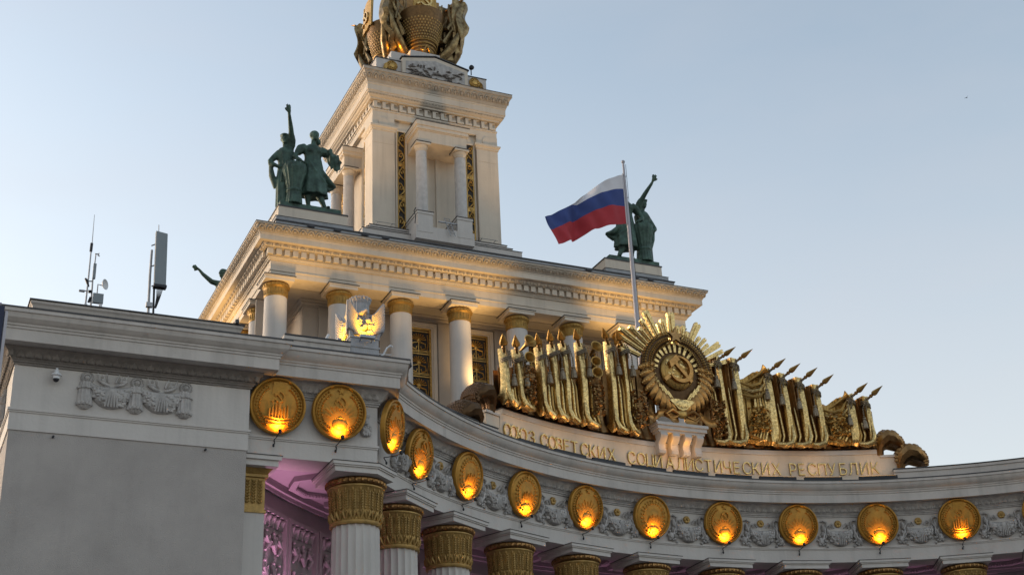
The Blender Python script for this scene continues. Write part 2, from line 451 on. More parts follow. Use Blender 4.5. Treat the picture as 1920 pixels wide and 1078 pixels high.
# the same pendant turns the corner onto the side face
link('rosette', rm, pav, tr(PX0 + 0.002, 42.2, 15.08) @ Matrix.Rotation(-PI / 2, 4, 'Z'))
link('pendant', pm, pav, tr(PX0 - 0.02, 42.2, 14.56) @ Matrix.Rotation(-PI / 2, 4, 'Z'))
def swag_mesh(w2, drop, seed, blobs=70):
    rnd = random.Random(seed)
    m = MB()
    # crescent body hung between two pins
    def fn(u, v):
        a = PI * (u)
        xo, zo = -w2 * math.cos(a), -drop * math.sin(a) ** 0.75
        xi, zi = -w2 * 0.9 * math.cos(a), -drop * 0.12 * math.sin(a)
        x, z = xi + (xo - xi) * v, zi + (zo - zi) * v
        d = 0.20 * math.sin(PI * min(1, max(0, v))) ** 0.6 * (0.3 + 0.7 * math.sin(a))
        return (x, -d - 0.01, z)
    m.sheet(fn, 22, 8, 0.01)
    for _ in range(blobs):
        u, v = rnd.uniform(0.06, 0.94), rnd.uniform(0.22, 0.97)
        if 0.42 < u < 0.58 and v > 0.3: continue
        p = fn(u, v)
        r = rnd.uniform(0.03, 0.065)
        m.blob((p[0], p[1], p[2]), (r * rnd.uniform(0.8, 1.6), 0.045, r), 6, 4)
    for k in range(5):                       # ribbed sheaf in the middle, spreading downwards
        a = (k - 2) * 0.22
        m.tube([(0.02 * (k - 2), -0.17, -drop * 0.25), (0.05 * (k - 2) + math.sin(a) * 0.1, -0.20, -drop * 0.62), (math.sin(a) * 0.42, -0.13, -drop * 0.94)], [0.03, 0.04, 0.03], 6)
    return m
def cornucopia_mesh():
    m = MB()
    for s in (-1, 1):
        for k, (x, h) in enumerate(((0.40, 0.20), (0.26, 0.16), (0.14, 0.20))):
            m.tube([(s * (x - 0.04), -0.06, -0.05), (s * x, -0.10, h * 0.5), (s * (x + 0.05), -0.08, h)], [0.035, 0.03, 0.02], 6)
        m.tube([(s * 0.42, -0.05, 0.02), (s * 0.30, -0.09, -0.09), (s * 0.16, -0.10, -0.15), (s * 0.06, -0.06, -0.16)], [0.05, 0.05, 0.04, 0.015], 7)
        m.blob((s * 0.30, -0.10, -0.02), (0.07, 0.06, 0.06), 7, 4)
    return m
sw = swag_mesh(0.64, 0.80, 3).mesh('swag', True); sw.materials.append(M['relief'])
cm = cornucopia_mesh().mesh('ribbon_ends', True); cm.materials.append(M['relief'])
for x in (5.44, 6.92):
    link('swag', sw, pav, tr(x, PY - 0.001, 14.97))
    link('ribbon_ends', cm, pav, tr(x, PY - 0.002, 15.06))

# ================================================================== curved portico
por = thing('curved_portico', (XC, YC + RA, -1.7), 'concave white colonnade with gilded capitals and a carved frieze between glowing medallions', 'building')
ARC = [-49.7 + i * (49.7 * 2) / 74 for i in range(75)]
def arc_pts(r=RA): return [tuple(pol(a, r)[:2]) for a in ARC]
YF = 40.42
XL, XR = 14.02, 2 * XC - 14.02
front = [(PX1 - 0.3, YF), (XL, YF)] + [p for p in arc_pts() if XL + 0.12 < p[0] < XR - 0.12] + [(XR, YF), (2 * XC - PX1, YF)]
for nm, pr, mt in (('architrave', ENT, 'stone'), ('frieze', FRZ, 'stone'), ('bed_moulding', MOU, 'relief'), ('cornice', CRN, 'cornice'), ('flashing', FLS, 'flash')):
    w = MB(); w.sweep(shift(pr, 0.003), front); w.build(nm, mt, por, smooth=True)
# thickness behind the front face: soffit of the architrave and roof
def ring(r0, r1, z0, z1, a0=-75, a1=75, n=90):
    m = MB()
    aa = [a0 + (a1 - a0) * i / n for i in range(n + 1)]
    vs = []
    for a in aa:
        for r, z in ((r0, z0), (r1, z0), (r1, z1), (r0, z1)): vs.append(tuple(pol(a, r, z)))
    fs = []
    for i in range(n):
        b = i * 4
        for q in range(4): fs.append((b + q, b + (q + 1) % 4, b + 4 + (q + 1) % 4, b + 4 + q))
    fs += [(0, 1, 2, 3), (n * 4 + 3, n * 4 + 2, n * 4 + 1, n * 4)]
    m.add(vs, fs)
    return m
back = front[::-1]
m = MB()
inner = [(PX1 - 0.3, YF + 1.25), (XL - 0.35, YF + 1.25)] + [tuple(pol(a, RA + 1.25)[:2]) for a in ARC if -47.6 < a < 47.6] + [(XR + 0.35, YF + 1.25), (2 * XC - PX1, YF + 1.25)]
n1 = min(len(front), len(inner))
pfront = [(PX1 - 0.3, YF + 0.05), (XL - 0.02, YF + 0.05)] + [tuple(pol(a, RA + 0.05)[:2]) for a in ARC if -50.0 < a < 50.0] + [(XR + 0.02, YF + 0.05), (2 * XC - PX1, YF + 0.05)]
poly = pfront + inner[::-1]
m.prism(poly, 13.296, 13.32)
m.build('architrave_soffit', 'stone', por)
m = MB(); m.prism(poly, 13.33, 13.60); m.build('architrave_core', 'inner', por)
ring(22.9, 27.5, 13.62, 13.75, -50.5, 50.5).build('ceiling', 'inner', por)
m = MB(); m.prism([(9.68, YF + 0.7), (13.3, YF + 0.7), (15.2, 43.4), (15.2, 50), (9.68, 50)], 13.605, 13.618); m.build('ceiling_corner', 'inner', por)
# back wall, concentric, with panels
BW = 26.0
ring(BW, BW + 0.6, -1.7, 13.60, -55, 55).build('back_wall', 'inner', por)
for r0, z0, z1 in ((BW - 0.22, 13.36, 13.60), (BW - 0.12, 13.22, 13.36), (BW - 0.06, 12.62, 12.70)):
    ring(r0, BW - 0.002, z0, z1, -55, 55).build('wall_moulding', 'inner', por)
# coffers in the ceiling: octagonal frames
def octa(r, sq=1.0): return [(r * math.cos(PI / 8 + k * PI / 4) * sq, r * math.sin(PI / 8 + k * PI / 4)) for k in range(8)]
for a in [-46.26 + 9.24 * k for k in range(11)]:
    m = MB(); m.T = frame(a, 24.55, 13.3)
    o8, i8 = octa(1.15, 1.25), octa(0.95, 1.25)
    for k in range(8):
        q = (k + 1) % 8
        m.prism([o8[k], o8[q], i8[q], i8[k]], 0.12, 0.318)
        mx, my = (i8[k][0] + i8[q][0]) / 2, (i8[k][1] + i8[q][1]) / 2
        for j in range(7):
            t = (j + 0.5) / 7
            m.blob((i8[k][0] * (1 - t) + i8[q][0] * t, i8[k][1] * (1 - t) + i8[q][1] * t, 0.17), 0.055, 6, 4)
    m.build('coffer', 'inner', por)
    ring(23.55, 25.6, 13.42, 13.617, a + 4.3, a + 4.9, 2).build('ceiling_beam', 'inner', por)
# relief panels on the back wall
def panel_relief(seed):
    rnd = random.Random(seed)
    m = MB()
    for row, (zz, hh) in enumerate(((1.55, 0.95), (0.15, 1.25), (-1.6, 1.5))):
        for k in range(3):
            x = -0.62 + 0.62 * k + rnd.uniform(-0.06, 0.06)
            s = 1 if k % 2 else -1
            m.tube([(x, -0.05, zz + hh * 0.45), (x + 0.10 * s, -0.13, zz + hh * 0.2), (x - 0.08 * s, -0.15, zz - hh * 0.1), (x + 0.13 * s, -0.12, zz - hh * 0.42)], [0.07, 0.10, 0.12, 0.05], 7)
            m.tube([(x, -0.10, zz + hh * 0.2), (x + 0.24, -0.12, zz + hh * 0.34), (x + 0.30, -0.06, zz + hh * 0.12)], [0.05, 0.05, 0.02], 6)
            m.tube([(x, -0.10, zz), (x - 0.22, -0.12, zz + 0.08), (x - 0.27, -0.06, zz - hh * 0.25)], [0.05, 0.05, 0.02], 6)
            m.blob((x + 0.03 * s, -0.11, zz + hh * 0.48), 0.09, 8, 5)
    return m
fr = leaf_mesh(0.36, 0.36, 0.20)
frm = fr.mesh('leaf', 'all'); frm.materials.append(M['inner'])
prm = [panel_relief(s).mesh('relief', True) for s in (1, 2)]
for q in prm: q.materials.append(M['inner'])
for i, a in enumerate([-53.1 + 4.62 * k for k in range(24)]):
    T = frame(a, BW - 0.002, 11.0)
    m = MB()
    for x0, x1 in ((-1.0, -0.86), (0.86, 1.0)): m.box(x0, x1, -0.16, 0, -9, 1.48)
    m.box(-1.0, 1.0, -0.16, 0, 1.483, 1.62)
    if a < -38:
        m.build('panel_frame', 'inner', por, T=T)
        link('relief', prm[i % 2], por, T @ tr(0, 0, -0.75) @ Matrix.Scale(0.8, 4))
        for k in range(5): link('leaf', frm, por, T @ tr(-0.68 + 0.34 * k, 0.0, 1.06))
    elif i % 2 == 0: m.build('panel_frame', 'inner', por, T=T)

# blocking course on the roof
BLK = [(0.0, 16.72), (0.0, 17.22), (0.05, 17.24), (0.05, 17.36), (0.0, 17.37)]
def course(path, name):
    m = MB(); m.sweep(BLK + [(-0.8, 17.37), (-0.8, 16.72)], path); m.build(name, 'cornice', por, smooth=True)
    m = MB(); m.sweep([(0.08, 17.373), (0.08, 17.41), (-0.8, 17.41), (-0.8, 17.373)], path); m.build(name + '_flashing', 'flash', por)
course([(10.75, YF - 0.22), (13.0, YF - 0.22)], 'blocking_course')
course([tuple(pol(a, RA)[:2]) for a in [-46 + 2 * i for i in range(11)]], 'blocking_course')
course([tuple(pol(a, RA - 0.1)[:2]) for a in [26 + 1.5 * i for i in range(16)]], 'blocking_course')
ring(22.0, 28.5, 16.60, 16.715, -48, 48).build('roof', 'roofmetal', por)
ring(27.0, 28.5, 13.76, 16.59, -48.5, 48.5).build('rear_wall', 'stone', por)

# leaf course under the cornice: too fine to pick apart on the curve
m = MB()
lf = leaf_mesh(0.235, 0.27, 0.13)
def put(T):
    m.T = T; m.add(lf.v, lf.f)
for i in range(17): put(tr(9.9 + 0.25 * i, YF - 0.165, 15.473))
na = int(R_(97.6) * RA / 0.25)
for i in range(na): put(frame(-48.8 + 97.6 * i / (na - 1), RA - 0.165, 15.473))
tag(m.build('leaf_moulding', 'relief', por, smooth='all'), kind='stuff')

# ---------------------------------------------------------------- columns
def fluted(nf=20, r=0.77, depth=0.055):
    pts = []
    for i in range(nf):
        for k in range(5):
            t = (i + k / 5) / nf
            pts.append((2 * PI * t, r - depth * math.sin(PI * k / 5) ** 0.8))
    return pts
def shaft_mesh():
    m = MB()
    pts = fluted()
    vs, n = [], len(pts)
    levels = [(-1.7, 1.12), (4, 1.08), (8, 1.03), (11.46, 1.0)]
    for z, s in levels:
        for a, r in pts: vs.append((r * s * math.cos(a), r * s * math.sin(a), z))
    fs = [(l * n + i, l * n + (i + 1) % n, (l + 1) * n + (i + 1) % n, (l + 1) * n + i) for l in range(len(levels) - 1) for i in range(n)]
    m.add(vs, fs)
    return m
def capital_mesh():
    m = MB()
    m.lathe([(0.60, 11.44), (0.82, 11.44), (0.85, 11.48), (0.85, 11.55), (0.79, 11.60), (0.79, 12.2), (0.82, 12.45), (0.88, 12.60), (0.94, 12.66), (0.94, 12.70), (0.5, 12.72)], 40)
    for k in range(22):                       # wheat ears in chevrons round the bell
        a = 2 * PI * k / 22
        m.T = Matrix.Rotation(a, 4, 'Z')
        m.tube([(0.80, 0, 11.58), (0.825, 0, 12.1), (0.86, 0, 12.5)], 0.02, 4)
        for j in range(7):
            z = 11.90 + 0.085 * j
            for s in (-1, 1):
                m.tube([(0.81 + 0.004 * j, s * 0.015, z), (0.845 + 0.005 * j, s * 0.062, z + 0.05), (0.83 + 0.006 * j, s * 0.10, z + 0.105)], [0.02, 0.034, 0.006], 4)
        m.blob((0.875, 0, 12.56), (0.035, 0.035, 0.075), 5, 4)
        for s in (-1, 1):                     # curled leaves at the foot
            m.tube([(0.80, s * 0.02, 11.58), (0.85, s * 0.07, 11.72), (0.86, s * 0.10, 11.82), (0.88, s * 0.06, 11.87)], [0.03, 0.045, 0.04, 0.02], 5)
    m.T = Matrix.Identity(4)
    return m
def echinus_mesh():
    m = MB()
    m.lathe([(0.5, 12.715), (0.86, 12.715), (0.94, 12.76), (0.985, 12.83), (0.985, 12.89), (0.93, 12.95), (0.5, 12.952)], 40)
    for k in range(30):
        a = 2 * PI * k / 30
        m.blob((0.955 * math.cos(a), 0.955 * math.sin(a), 12.84), (0.07, 0.07, 0.085), 6, 4)
    return m
shm = shaft_mesh().mesh('shaft', True); shm.materials.append(M['stone'])
cpm = capital_mesh().mesh('capital', True); cpm.materials.append(M['goldold'])
ecm = echinus_mesh().mesh('echinus', True); ecm.materials.append(M['golddark'])
def abacus(pts):
    m = MB()
    cx = sum(p[0] for p in pts) / len(pts); cy = sum(p[1] for p in pts) / len(pts)
    def grow(k): return [(cx + (x - cx) * k, cy + (y - cy) * k) for x, y in pts]
    m.prism(pts, 12.955, 13.12); m.prism(grow(1.05), 13.123, 13.17); m.prism(grow(1.09), 13.172, 13.272)
    f = MB(); f.prism(grow(1.115), 13.274, 13.291)
    return m, f
def column(T, pts):
    c = link('column', shm, por, T)
    link('capital', cpm, c, T); link('echinus', ecm, c, T)
    a, f = abacus(pts)
    a.build('abacus', 'stone', c, T=T); f.build('abacus_flashing', 'flash', c, T=T)
SQ = [(-1.02, -1.0), (1.02, -1.0), (1.02, 1.0), (-1.02, 1.0)]
ca = tr(13.62, 41.42, 0)
column(ca, [(-1.1, -1.25), (0.32, -1.25), (1.12, -0.52), (0.35, 0.95), (-1.1, 0.9)])
COLA = [-41.3, -32.4, -23.1, -13.86, -4.62, 4.62, 13.86, 23.1, 32.35, 41.6]
for a in COLA: column(frame(a, RA + 0.62), SQ)
# square end pier beside the corner block
m = MB(); m.box(PX1 - 0.03, 10.42, 40.72, 42.0, -1.7, 11.55); pier = m.build('pier', 'stone', por)
m = MB(); m.box(PX1 - 0.03, 10.46, 40.68, 42.04, 11.553, 11.64); m.box(PX1 - 0.03, 10.42, 40.72, 42.0, 11.642, 12.68); m.box(PX1 - 0.03, 10.5, 40.64, 42.06, 12.682, 12.77); m.frustum((PX1 - 0.03, 10.46, 40.7, 42.0), (PX1 - 0.03, 10.62, 40.56, 42.1), 12.772, 12.95)
for k in range(3):
    x = 9.86 + 0.2 * k
    for j in range(8):
        for s in (-1, 1): m.tube([(x, 40.71, 11.85 + j * 0.095), (x + s * 0.045, 40.66, 11.9 + j * 0.095), (x + s * 0.085, 40.68, 11.96 + j * 0.095)], [0.018, 0.032, 0.006], 4)
m.build('pier_capital', 'goldold', pier, smooth=True)
m = MB(); m.box(PX1 - 0.03, 10.72, 40.30, 42.2, 12.953, 13.14); m.box(PX1 - 0.03, 10.80, 40.22, 42.28, 13.142, 13.272); m.build('pier_abacus', 'stone', pier)
m = MB(); m.box(PX1 - 0.03, 10.83, 40.19, 42.3, 13.274, 13.291); m.build('abacus_flashing', 'flash', pier)
# pink floodlights standing on the floor of the portico
for a, e in ((-52.5, 800), (-48.6, 600), (-43, 220), (-36, 230), (-27, 230), (-17, 230), (-6, 230), (6, 230), (17, 230), (27, 230), (38, 230)):
    m = MB(); m.T = frame(a, BW - 0.55, 8.3); m.box(-0.2, 0.2, -0.12, 0.12, -0.2, 0.05); fx = m.build('floodlight', 'dark', por)
    m = MB(); m.T = frame(a, BW - 0.55, 8.36); m.box(-0.17, 0.17, -0.1, 0.1, -0.005, 0.01); m.build('lamp_glass', 'pinklamp', fx)
    lamp('pink_light', 'SPOT', pol(a, BW - 0.55, 8.42), e * 0.24, (1.0, 0.46, 0.76), fx, target=pol(a, BW - 0.02, 10.6), size=0.15, angle=84, blend=0.8)
# floor slab that carries the floodlights on a gallery along the wall
ring(BW - 1.1, BW - 0.003, 7.85, 8.09, -54, 54).build('gallery', 'inner', por)

# carved garlands of the frieze
gm = swag_mesh(0.60, 0.66, 11, 120)
for s in (-1, 1):
    for k in range(3):
        t = k / 3
        gm.tube([(s * (0.62 + 0.02 * k), -0.04, 0.05 - 0.1 * k), (s * (0.70 + 0.05 * k), -0.09, -0.12 - 0.13 * k), (s * (0.66 + 0.14 * k), -0.08, -0.32 - 0.1 * k), (s * (0.80 + 0.09 * k), -0.05, -0.46 - 0.03 * k)], [0.03, 0.05, 0.045, 0.02], 6)
    gm.blob((s * 0.90, -0.04, -0.46), (0.15, 0.09, 0.14), 8, 5); gm.blob((s * 0.74, -0.04, 0.02), (0.09, 0.08, 0.16), 8, 5)
    for q in range(7):
        t = R_(-60 + 62 * q)
        gm.blob((s * (0.88 + 0.17 * math.cos(t)), -0.05, -0.44 + 0.17 * math.sin(t)), (0.06, 0.05, 0.045), 6, 4)
    for q in range(5): gm.blob((s * (0.64 + 0.09 * (q % 2)), -0.05, -0.30 - 0.09 * q), (0.06, 0.06, 0.05), 6, 4)
    gm.blob((s * 0.80, -0.05, -0.20), (0.07, 0.06, 0.09), 7, 4)
    gm.tube([(s * 0.22, -0.05, 0.02), (s * 0.34, -0.08, 0.16), (s * 0.46, -0.06, 0.10), (s * 0.42, -0.05, 0.0)], [0.03, 0.045, 0.04, 0.02], 6)
    gm.tube([(s * 0.60, -0.03, 0.02), (s * 0.56, -0.07, 0.22), (s * 0.72, -0.05, 0.30), (s * 0.86, -0.03, 0.26)], [0.03, 0.045, 0.035, 0.012], 6)
garm = gm.mesh('garland', True); garm.materials.append(M['relief'])
def flower():
    m = MB(); m.T = Matrix.Rotation(PI / 2, 4, 'X')
    for k in range(6):
        a = PI * k / 3
        m.blob((0.10 * math.cos(a), 0.10 * math.sin(a), 0.05), (0.075, 0.075, 0.05), 8, 4)
    m.blob((0, 0, 0.09), 0.06, 8, 5); m.lathe([(0, 0), (0.17, 0), (0.17, 0.03), (0, 0.04)], 16)
    return m
flm = flower().mesh('rosette', True); flm.materials.append(M['goldold'])
MEDA = [-46.9, -40.1, -31.75, -22.65, -13.72, -4.65, 4.63, 13.92, 23.25, 32.5, 41.75]
for a0, a1 in zip(MEDA[:-1], MEDA[1:]):
    a = (a0 + a1) / 2
    k = 0.97 if a > -34 else (0.84 if a > -40 else 0.66)
    link('garland', garm, por, frame(a, RA - 0.004, 14.77) @ Matrix.Diagonal((k * 1.0, 1.7, 1.2, 1)))
    link('rosette', flm, por, frame(a, RA - 0.02, 14.99) @ Matrix.Scale(0.95, 4))
# the small drop of fruit between the second medallion and the corner
m = swag_mesh(0.16, 0.2, 5, 12)
m = MB()
m.T = Matrix.Rotation(PI / 2, 4, 'X'); m.lathe([(0, 0), (0.14, 0), (0.14, 0.06), (0.1, 0.1), (0, 0.13)], 16); m.T = Matrix.Identity(4)
m.lathe([(0.0, -0.35), (0.10, -0.33), (0.12, -0.2), (0.09, -0.12)], 14, a0=PI, a1=2 * PI)
rnd = random.Random(4)
for _ in range(26): m.blob((rnd.uniform(-0.13, 0.13), -0.10, rnd.uniform(-0.72, -0.36)), rnd.uniform(0.04, 0.065), 6, 4)
m.blob((0, -0.03, -0.54), (0.19, 0.12, 0.2), 10, 6)
m.build('fruit_drop', 'relief', por, smooth=True, T=tr(13.62, YF - 0.003, 14.98))
# ================================================================== medallions and their spotlights
def arc_band(r0, r1, a0, a1, n):             # outline of a ring sector in x,z; angles from +x
    return [(r0 * math.cos(a0 + (a1 - a0) * i / n), r0 * math.sin(a0 + (a1 - a0) * i / n)) for i in range(n + 1)] + \
           [(r1 * math.cos(a1 + (a0 - a1) * i / n), r1 * math.sin(a1 + (a0 - a1) * i / n)) for i in range(n + 1)]
def hammer_sickle(m, s, y0, y1, cx=0.0, cz=0.0):
    # hammer: handle from lower right to upper left, head across its upper end
    def rot(pts, a, ox=0, oz=0): return [(cx + s * (ox + x * math.cos(a) - z * math.sin(a)), cz + s * (oz + x * math.sin(a) + z * math.cos(a))) for x, z in pts]
    a = R_(42)
    m.plate(rot([(-0.07, -0.62), (0.07, -0.62), (0.07, 0.42), (-0.07, 0.42)], a, 0.05, -0.05), y0 - 0.004, y1)
    m.plate(rot([(-0.34, 0.40), (0.28, 0.40), (0.28, 0.66), (-0.20, 0.66)], a, 0.05, -0.05), y0 - 0.008, y1)
    # sickle: crescent blade opening to the left, grip at the lower left
    pts = []
    n = 16
    for i in range(n + 1):
        t = R_(-150) + R_(255) * i / n
        pts.append((0.58 * math.cos(t), 0.58 * math.sin(t)))
    for i in range(n, -1, -1):
        u = i / n
        t = R_(-150) + R_(255) * u
        wd = 0.02 + 0.15 * math.sin(PI * min(1, u * 0.9 + 0.1)) ** 0.8
        pts.append(((0.58 - wd) * math.cos(t), (0.58 - wd) * math.sin(t)))
    outer = pts[:n + 1]; inner = pts[n + 1:][::-1]
    for i in range(n):
        q = [outer[i], outer[i + 1], inner[i + 1], inner[i]]
        m.plate([(cx + s * x, cz + s * z) for x, z in q][::-1], y0, y1)
    m.plate(rot([(-0.07, -0.28), (0.07, -0.28), (0.08, 0.05), (-0.08, 0.05)], R_(-50), -0.60, -0.36), y0, y1)

def dish(u_): return -0.10 - 0.16 * (1 - u_ * u_)           # depth of the convex face at radius u (0..1)
MR = 0.915
def medallion_parts(kind):
    out = []
    m = MB(); m.T = Matrix.Rotation(PI / 2, 4, 'X')
    m.lathe([(0.0, 0.0), (MR, 0.0), (MR, 0.10), (MR * 0.975, 0.15), (MR * 0.93, 0.165), (MR * 0.89, 0.14), (MR * 0.875, 0.10), (0, 0.10)], 56)
    out.append(('rim', m.mesh('rim', True), 'medal'))
    m = MB(); m.T = Matrix.Rotation(PI / 2, 4, 'X')
    m.lathe([(MR * 0.88, 0.085)] + [(MR * 0.88 * math.cos(PI / 2 * t), 0.085 + 0.13 * math.sin(PI / 2 * t)) for t in (0.05, 0.12, 0.2, 0.32, 0.45, 0.6, 0.8, 1.0)], 48)
    out.append(('disc', m.mesh('disc', True), 'medal'))
    def dp(x, z):
        r = min(1, math.hypot(x, z) / (MR * 0.88)); return -0.10 - 0.13 * math.sqrt(max(0, 1 - r * r))
    def flat(m, pts, h=0.03):
        cx = sum(p[0] for p in pts) / len(pts); cz = sum(p[1] for p in pts) / len(pts)
        m.plate(pts, dp(cx, cz) - h, dp(cx, cz) + 0.03)
    def wheat(side, r, a0, a1, n, big=1.0):
        mm = MB()
        for i in range(n):
            a = a0 + (a1 - a0) * i / (n - 1)
            x, z = side * r * math.sin(a), -r * math.cos(a)
            tx, tz = side * math.cos(a), math.sin(a)
            for s in (-1, 1):
                px, pz = x + s * (-tz) * 0.04 * big, z + s * tx * 0.04 * big
                mm.tube([(px - tx * 0.045, dp(px, pz) + 0.01, pz - tz * 0.045), (px, dp(px, pz) - 0.028, pz), (px + tx * 0.06 - s * tz * 0.02, dp(px, pz) - 0.005, pz + tz * 0.06 + s * tx * 0.02)], [0.012, 0.030 * big, 0.004], 5)
        return mm
    if kind in (0, 1, 3):
        for sd_ in (1, -1): out.append(('wheat_ear', wheat(sd_, 0.68, 0.5, 2.55, 15, 1.25).mesh('wheat_ear', True), 'medal'))
    m = MB(); flat(m, star(0.13, 0.4, 0, 0.66), 0.035); out.append(('star', m.mesh('star'), 'medal'))
    if kind in (0, 1):
        m = MB(); z0 = 0.26
        hammer_sickle(m, 0.30 if kind == 0 else 0.34, dp(0, z0) - 0.035, dp(0, z0) + 0.03, 0, z0)
        out.append(('hammer_and_sickle', m.mesh('hammer_and_sickle'), 'medal'))
    if kind == 0:                             # banner shape behind the star, factory skyline and rays below
        m = MB(); flat(m, [(-0.26, 0.32), (0.27, 0.36), (0.24, 0.74), (-0.20, 0.74)], 0.008); out.append(('shield', m.mesh('shield'), 'medal'))
        m = MB()
        for k in range(7): m.tube([(-0.3 + 0.1 * k, dp(0.1 * k - 0.3, -0.3) - 0.02, -0.42 + 0.02 * (k % 3)), (-0.3 + 0.1 * k, dp(0.1 * k - 0.3, -0.1) - 0.02, -0.12 + 0.07 * ((k * 5) % 4))], 0.035, 5)
        for k in range(3): m.tube([(-0.42, dp(0.42, -0.4) - 0.02, -0.38 - 0.1 * k), (0, dp(0, -0.4) - 0.04, -0.44 - 0.1 * k), (0.42, dp(0.42, -0.4) - 0.02, -0.38 - 0.1 * k)], 0.03, 5)
        out.append(('skyline', m.mesh('skyline', True), 'medal'))
    if kind in (1, 3):                        # rays standing on a rising sun
        m = MB()
        for k in range(9):
            a = R_(20 + 17.5 * k)
            r0, r1 = 0.30, 0.62 if k % 2 else 0.54
            p = [(r0 * math.cos(a) + dx, -0.30 + r0 * math.sin(a) + dz) for dx, dz in ((-0.02 * math.sin(a), 0.02 * math.cos(a)), (0.02 * math.sin(a), -0.02 * math.cos(a)))]
            q = [(r1 * math.cos(a) + dx, -0.30 + r1 * math.sin(a) + dz) for dx, dz in ((0.035 * math.sin(a), -0.035 * math.cos(a)), (-0.035 * math.sin(a), 0.035 * math.cos(a)))]
            flat(m, (p + q)[::-1] if False else [p[0], p[1], q[0], q[1]], 0.012)
        out.append(('sun_rays', m.mesh('sun_rays'), 'medal'))
        m = MB(); m.blob((0, -0.16, -0.40), (0.28, 0.10, 0.20), 16, 8); m.tube([(-0.40, -0.12, -0.52), (-0.2, -0.17, -0.26), (0, -0.20, -0.20), (0.2, -0.17, -0.26), (0.40, -0.12, -0.52)], 0.035, 6)
        out.append(('rising_sun', m.mesh('rising_sun', True), 'medal'))
    if kind == 2:                             # oval wreath round a mountain view
        m = MB()
        for k in range(26):
            a = 2 * PI * k / 26
            for s in (0.50, 0.60):
                x, z = s * math.sin(a), s * 1.12 * math.cos(a)
                m.blob((x, dp(x, z), z), (0.055, 0.035, 0.055), 6, 4)
        out.append(('leaf_wreath', m.mesh('leaf_wreath', True), 'medal'))
        m = MB(); m.blob((0, -0.17, -0.02), (0.30, 0.08, 0.36), 18, 10); out.append(('oval_field', m.mesh('oval_field', True), 'medal'))
        m = MB()
        for k in range(5): m.tube([(-0.3 + 0.15 * k, -0.19, -0.3), (-0.22 + 0.13 * k, -0.26, 0.02 + 0.06 * (k % 2)), (-0.1 + 0.09 * k, -0.2, -0.28)], [0.02, 0.03, 0.02], 5)
        m.blob((0, -0.17, -0.48), (0.24, 0.09, 0.13), 12, 6)
        out.append(('mountain', m.mesh('mountain', True), 'medal'))
    if kind == 3:
        m = MB()
        for s in (-1, 1): flat(m, star(0.07, 0.4, s * 0.42, 0.50), 0.03)
        out.append(('small_star', m.mesh('small_star'), 'medal'))
    for _, me, mt in out: me.materials.append(M[mt])
    return out
MEDB = [-49.0, -41.0, -32.26, -23.1, -14.16, -5.06, 4.25, 13.58, 23.03, 32.36, 41.7]
KINDP = [medallion_parts(k) for k in range(4)]
TILT = 0.17
def tilt_frame(a): return frame(a, RA - 0.26, 14.885, TILT)
med_specs = [
    (tr(10.58, YF - 0.26, 14.885) @ Matrix.Rotation(TILT, 4, 'X'), 0, 'glowing gilt medallion with star, hammer and sickle, touching the grey corner block'),
    (tr(12.61, YF - 0.26, 14.885) @ Matrix.Rotation(TILT, 4, 'X'), 1, 'glowing gilt medallion with sun dome, last one on the straight frieze before the bend'),
    (frame(-49.3, 21.55, 14.885, TILT), 3, 'gilt medallion seen almost edge-on just after the bend, narrowest of the row'),
    (tilt_frame(MEDB[1]), 1, 'narrow oval-looking gilt medallion, second on the curve after the bend'),
    (tilt_frame(MEDB[2]), 2, 'gilt medallion third on the curve, below the left end of the gilded banners'),
    (tilt_frame(MEDB[3]), 2, 'gilt medallion below the first word of the inscription'),
    (tilt_frame(MEDB[4]), 3, 'gilt medallion below the second word of the inscription'),
    (tilt_frame(MEDB[5]), 2, 'gilt medallion just left below the white bracket console under the big emblem'),
    (tilt_frame(MEDB[6]), 1, 'gilt medallion just right below the white bracket console under the big emblem'),
    (tilt_frame(MEDB[7]), 3, 'gilt medallion below the middle of the right hand gilded banners'),
    (tilt_frame(MEDB[8]), 3, 'gilt medallion with small stars, below the right end of the inscription'),
    (tilt_frame(MEDB[9]), 0, 'last fully visible gilt medallion at the right end of the curved frieze'),
    (tilt_frame(MEDB[10]), 3, 'gilt medallion cut off by the right edge of the picture'),
]
SPT = MB()
SPT.tube([(0, 0.0, 0.03), (0, -0.22, 0.03), (0, -0.46, 0.05), (0.03, -0.56, 0.10)], 0.014, 6)
SPT.T = Matrix.Translation((0.03, -0.60, 0.12)) @ Matrix.Rotation(-0.45, 4, 'X')
SPT.lathe([(0.0, -0.05), (0.045, -0.05), (0.055, 0.0), (0.055, 0.07), (0.0, 0.072)], 12)
SPT.T = Matrix.Identity(4)
SPT.tube([(0, 0.01, 0.03), (0.01, -0.06, -0.10), (-0.03, -0.10, -0.16)], 0.016, 6)
SPT.blob((-0.04, -0.10, -0.18), (0.04, 0.04, 0.06), 8, 5)
spt_me = SPT.mesh('spotlight', True); spt_me.materials.append(M['dark'])
spl = MB(); spl.T = Matrix.Translation((0.03, -0.567, 0.19)) @ Matrix.Rotation(-0.45, 4, 'X'); spl.lathe([(0, 0), (0.045, 0), (0.045, 0.006), (0, 0.008)], 12)
spl_me = spl.mesh('lamp_glass'); spl_me.materials.append(M['lamp'])
spot_where = ['under the first medallion beside the corner block', 'under the second medallion before the bend', 'under the narrow medallion just after the bend', 'under the second medallion on the curve',
              'under the third medallion on the curve', 'under the medallion below the first inscribed word', 'under the medallion below the second inscribed word', 'under the medallion left below the console',
              'under the medallion right below the console', 'under the medallion below the right hand banners', 'under the medallion with small stars', 'under the last full medallion at right', 'under the medallion cut by the right edge']
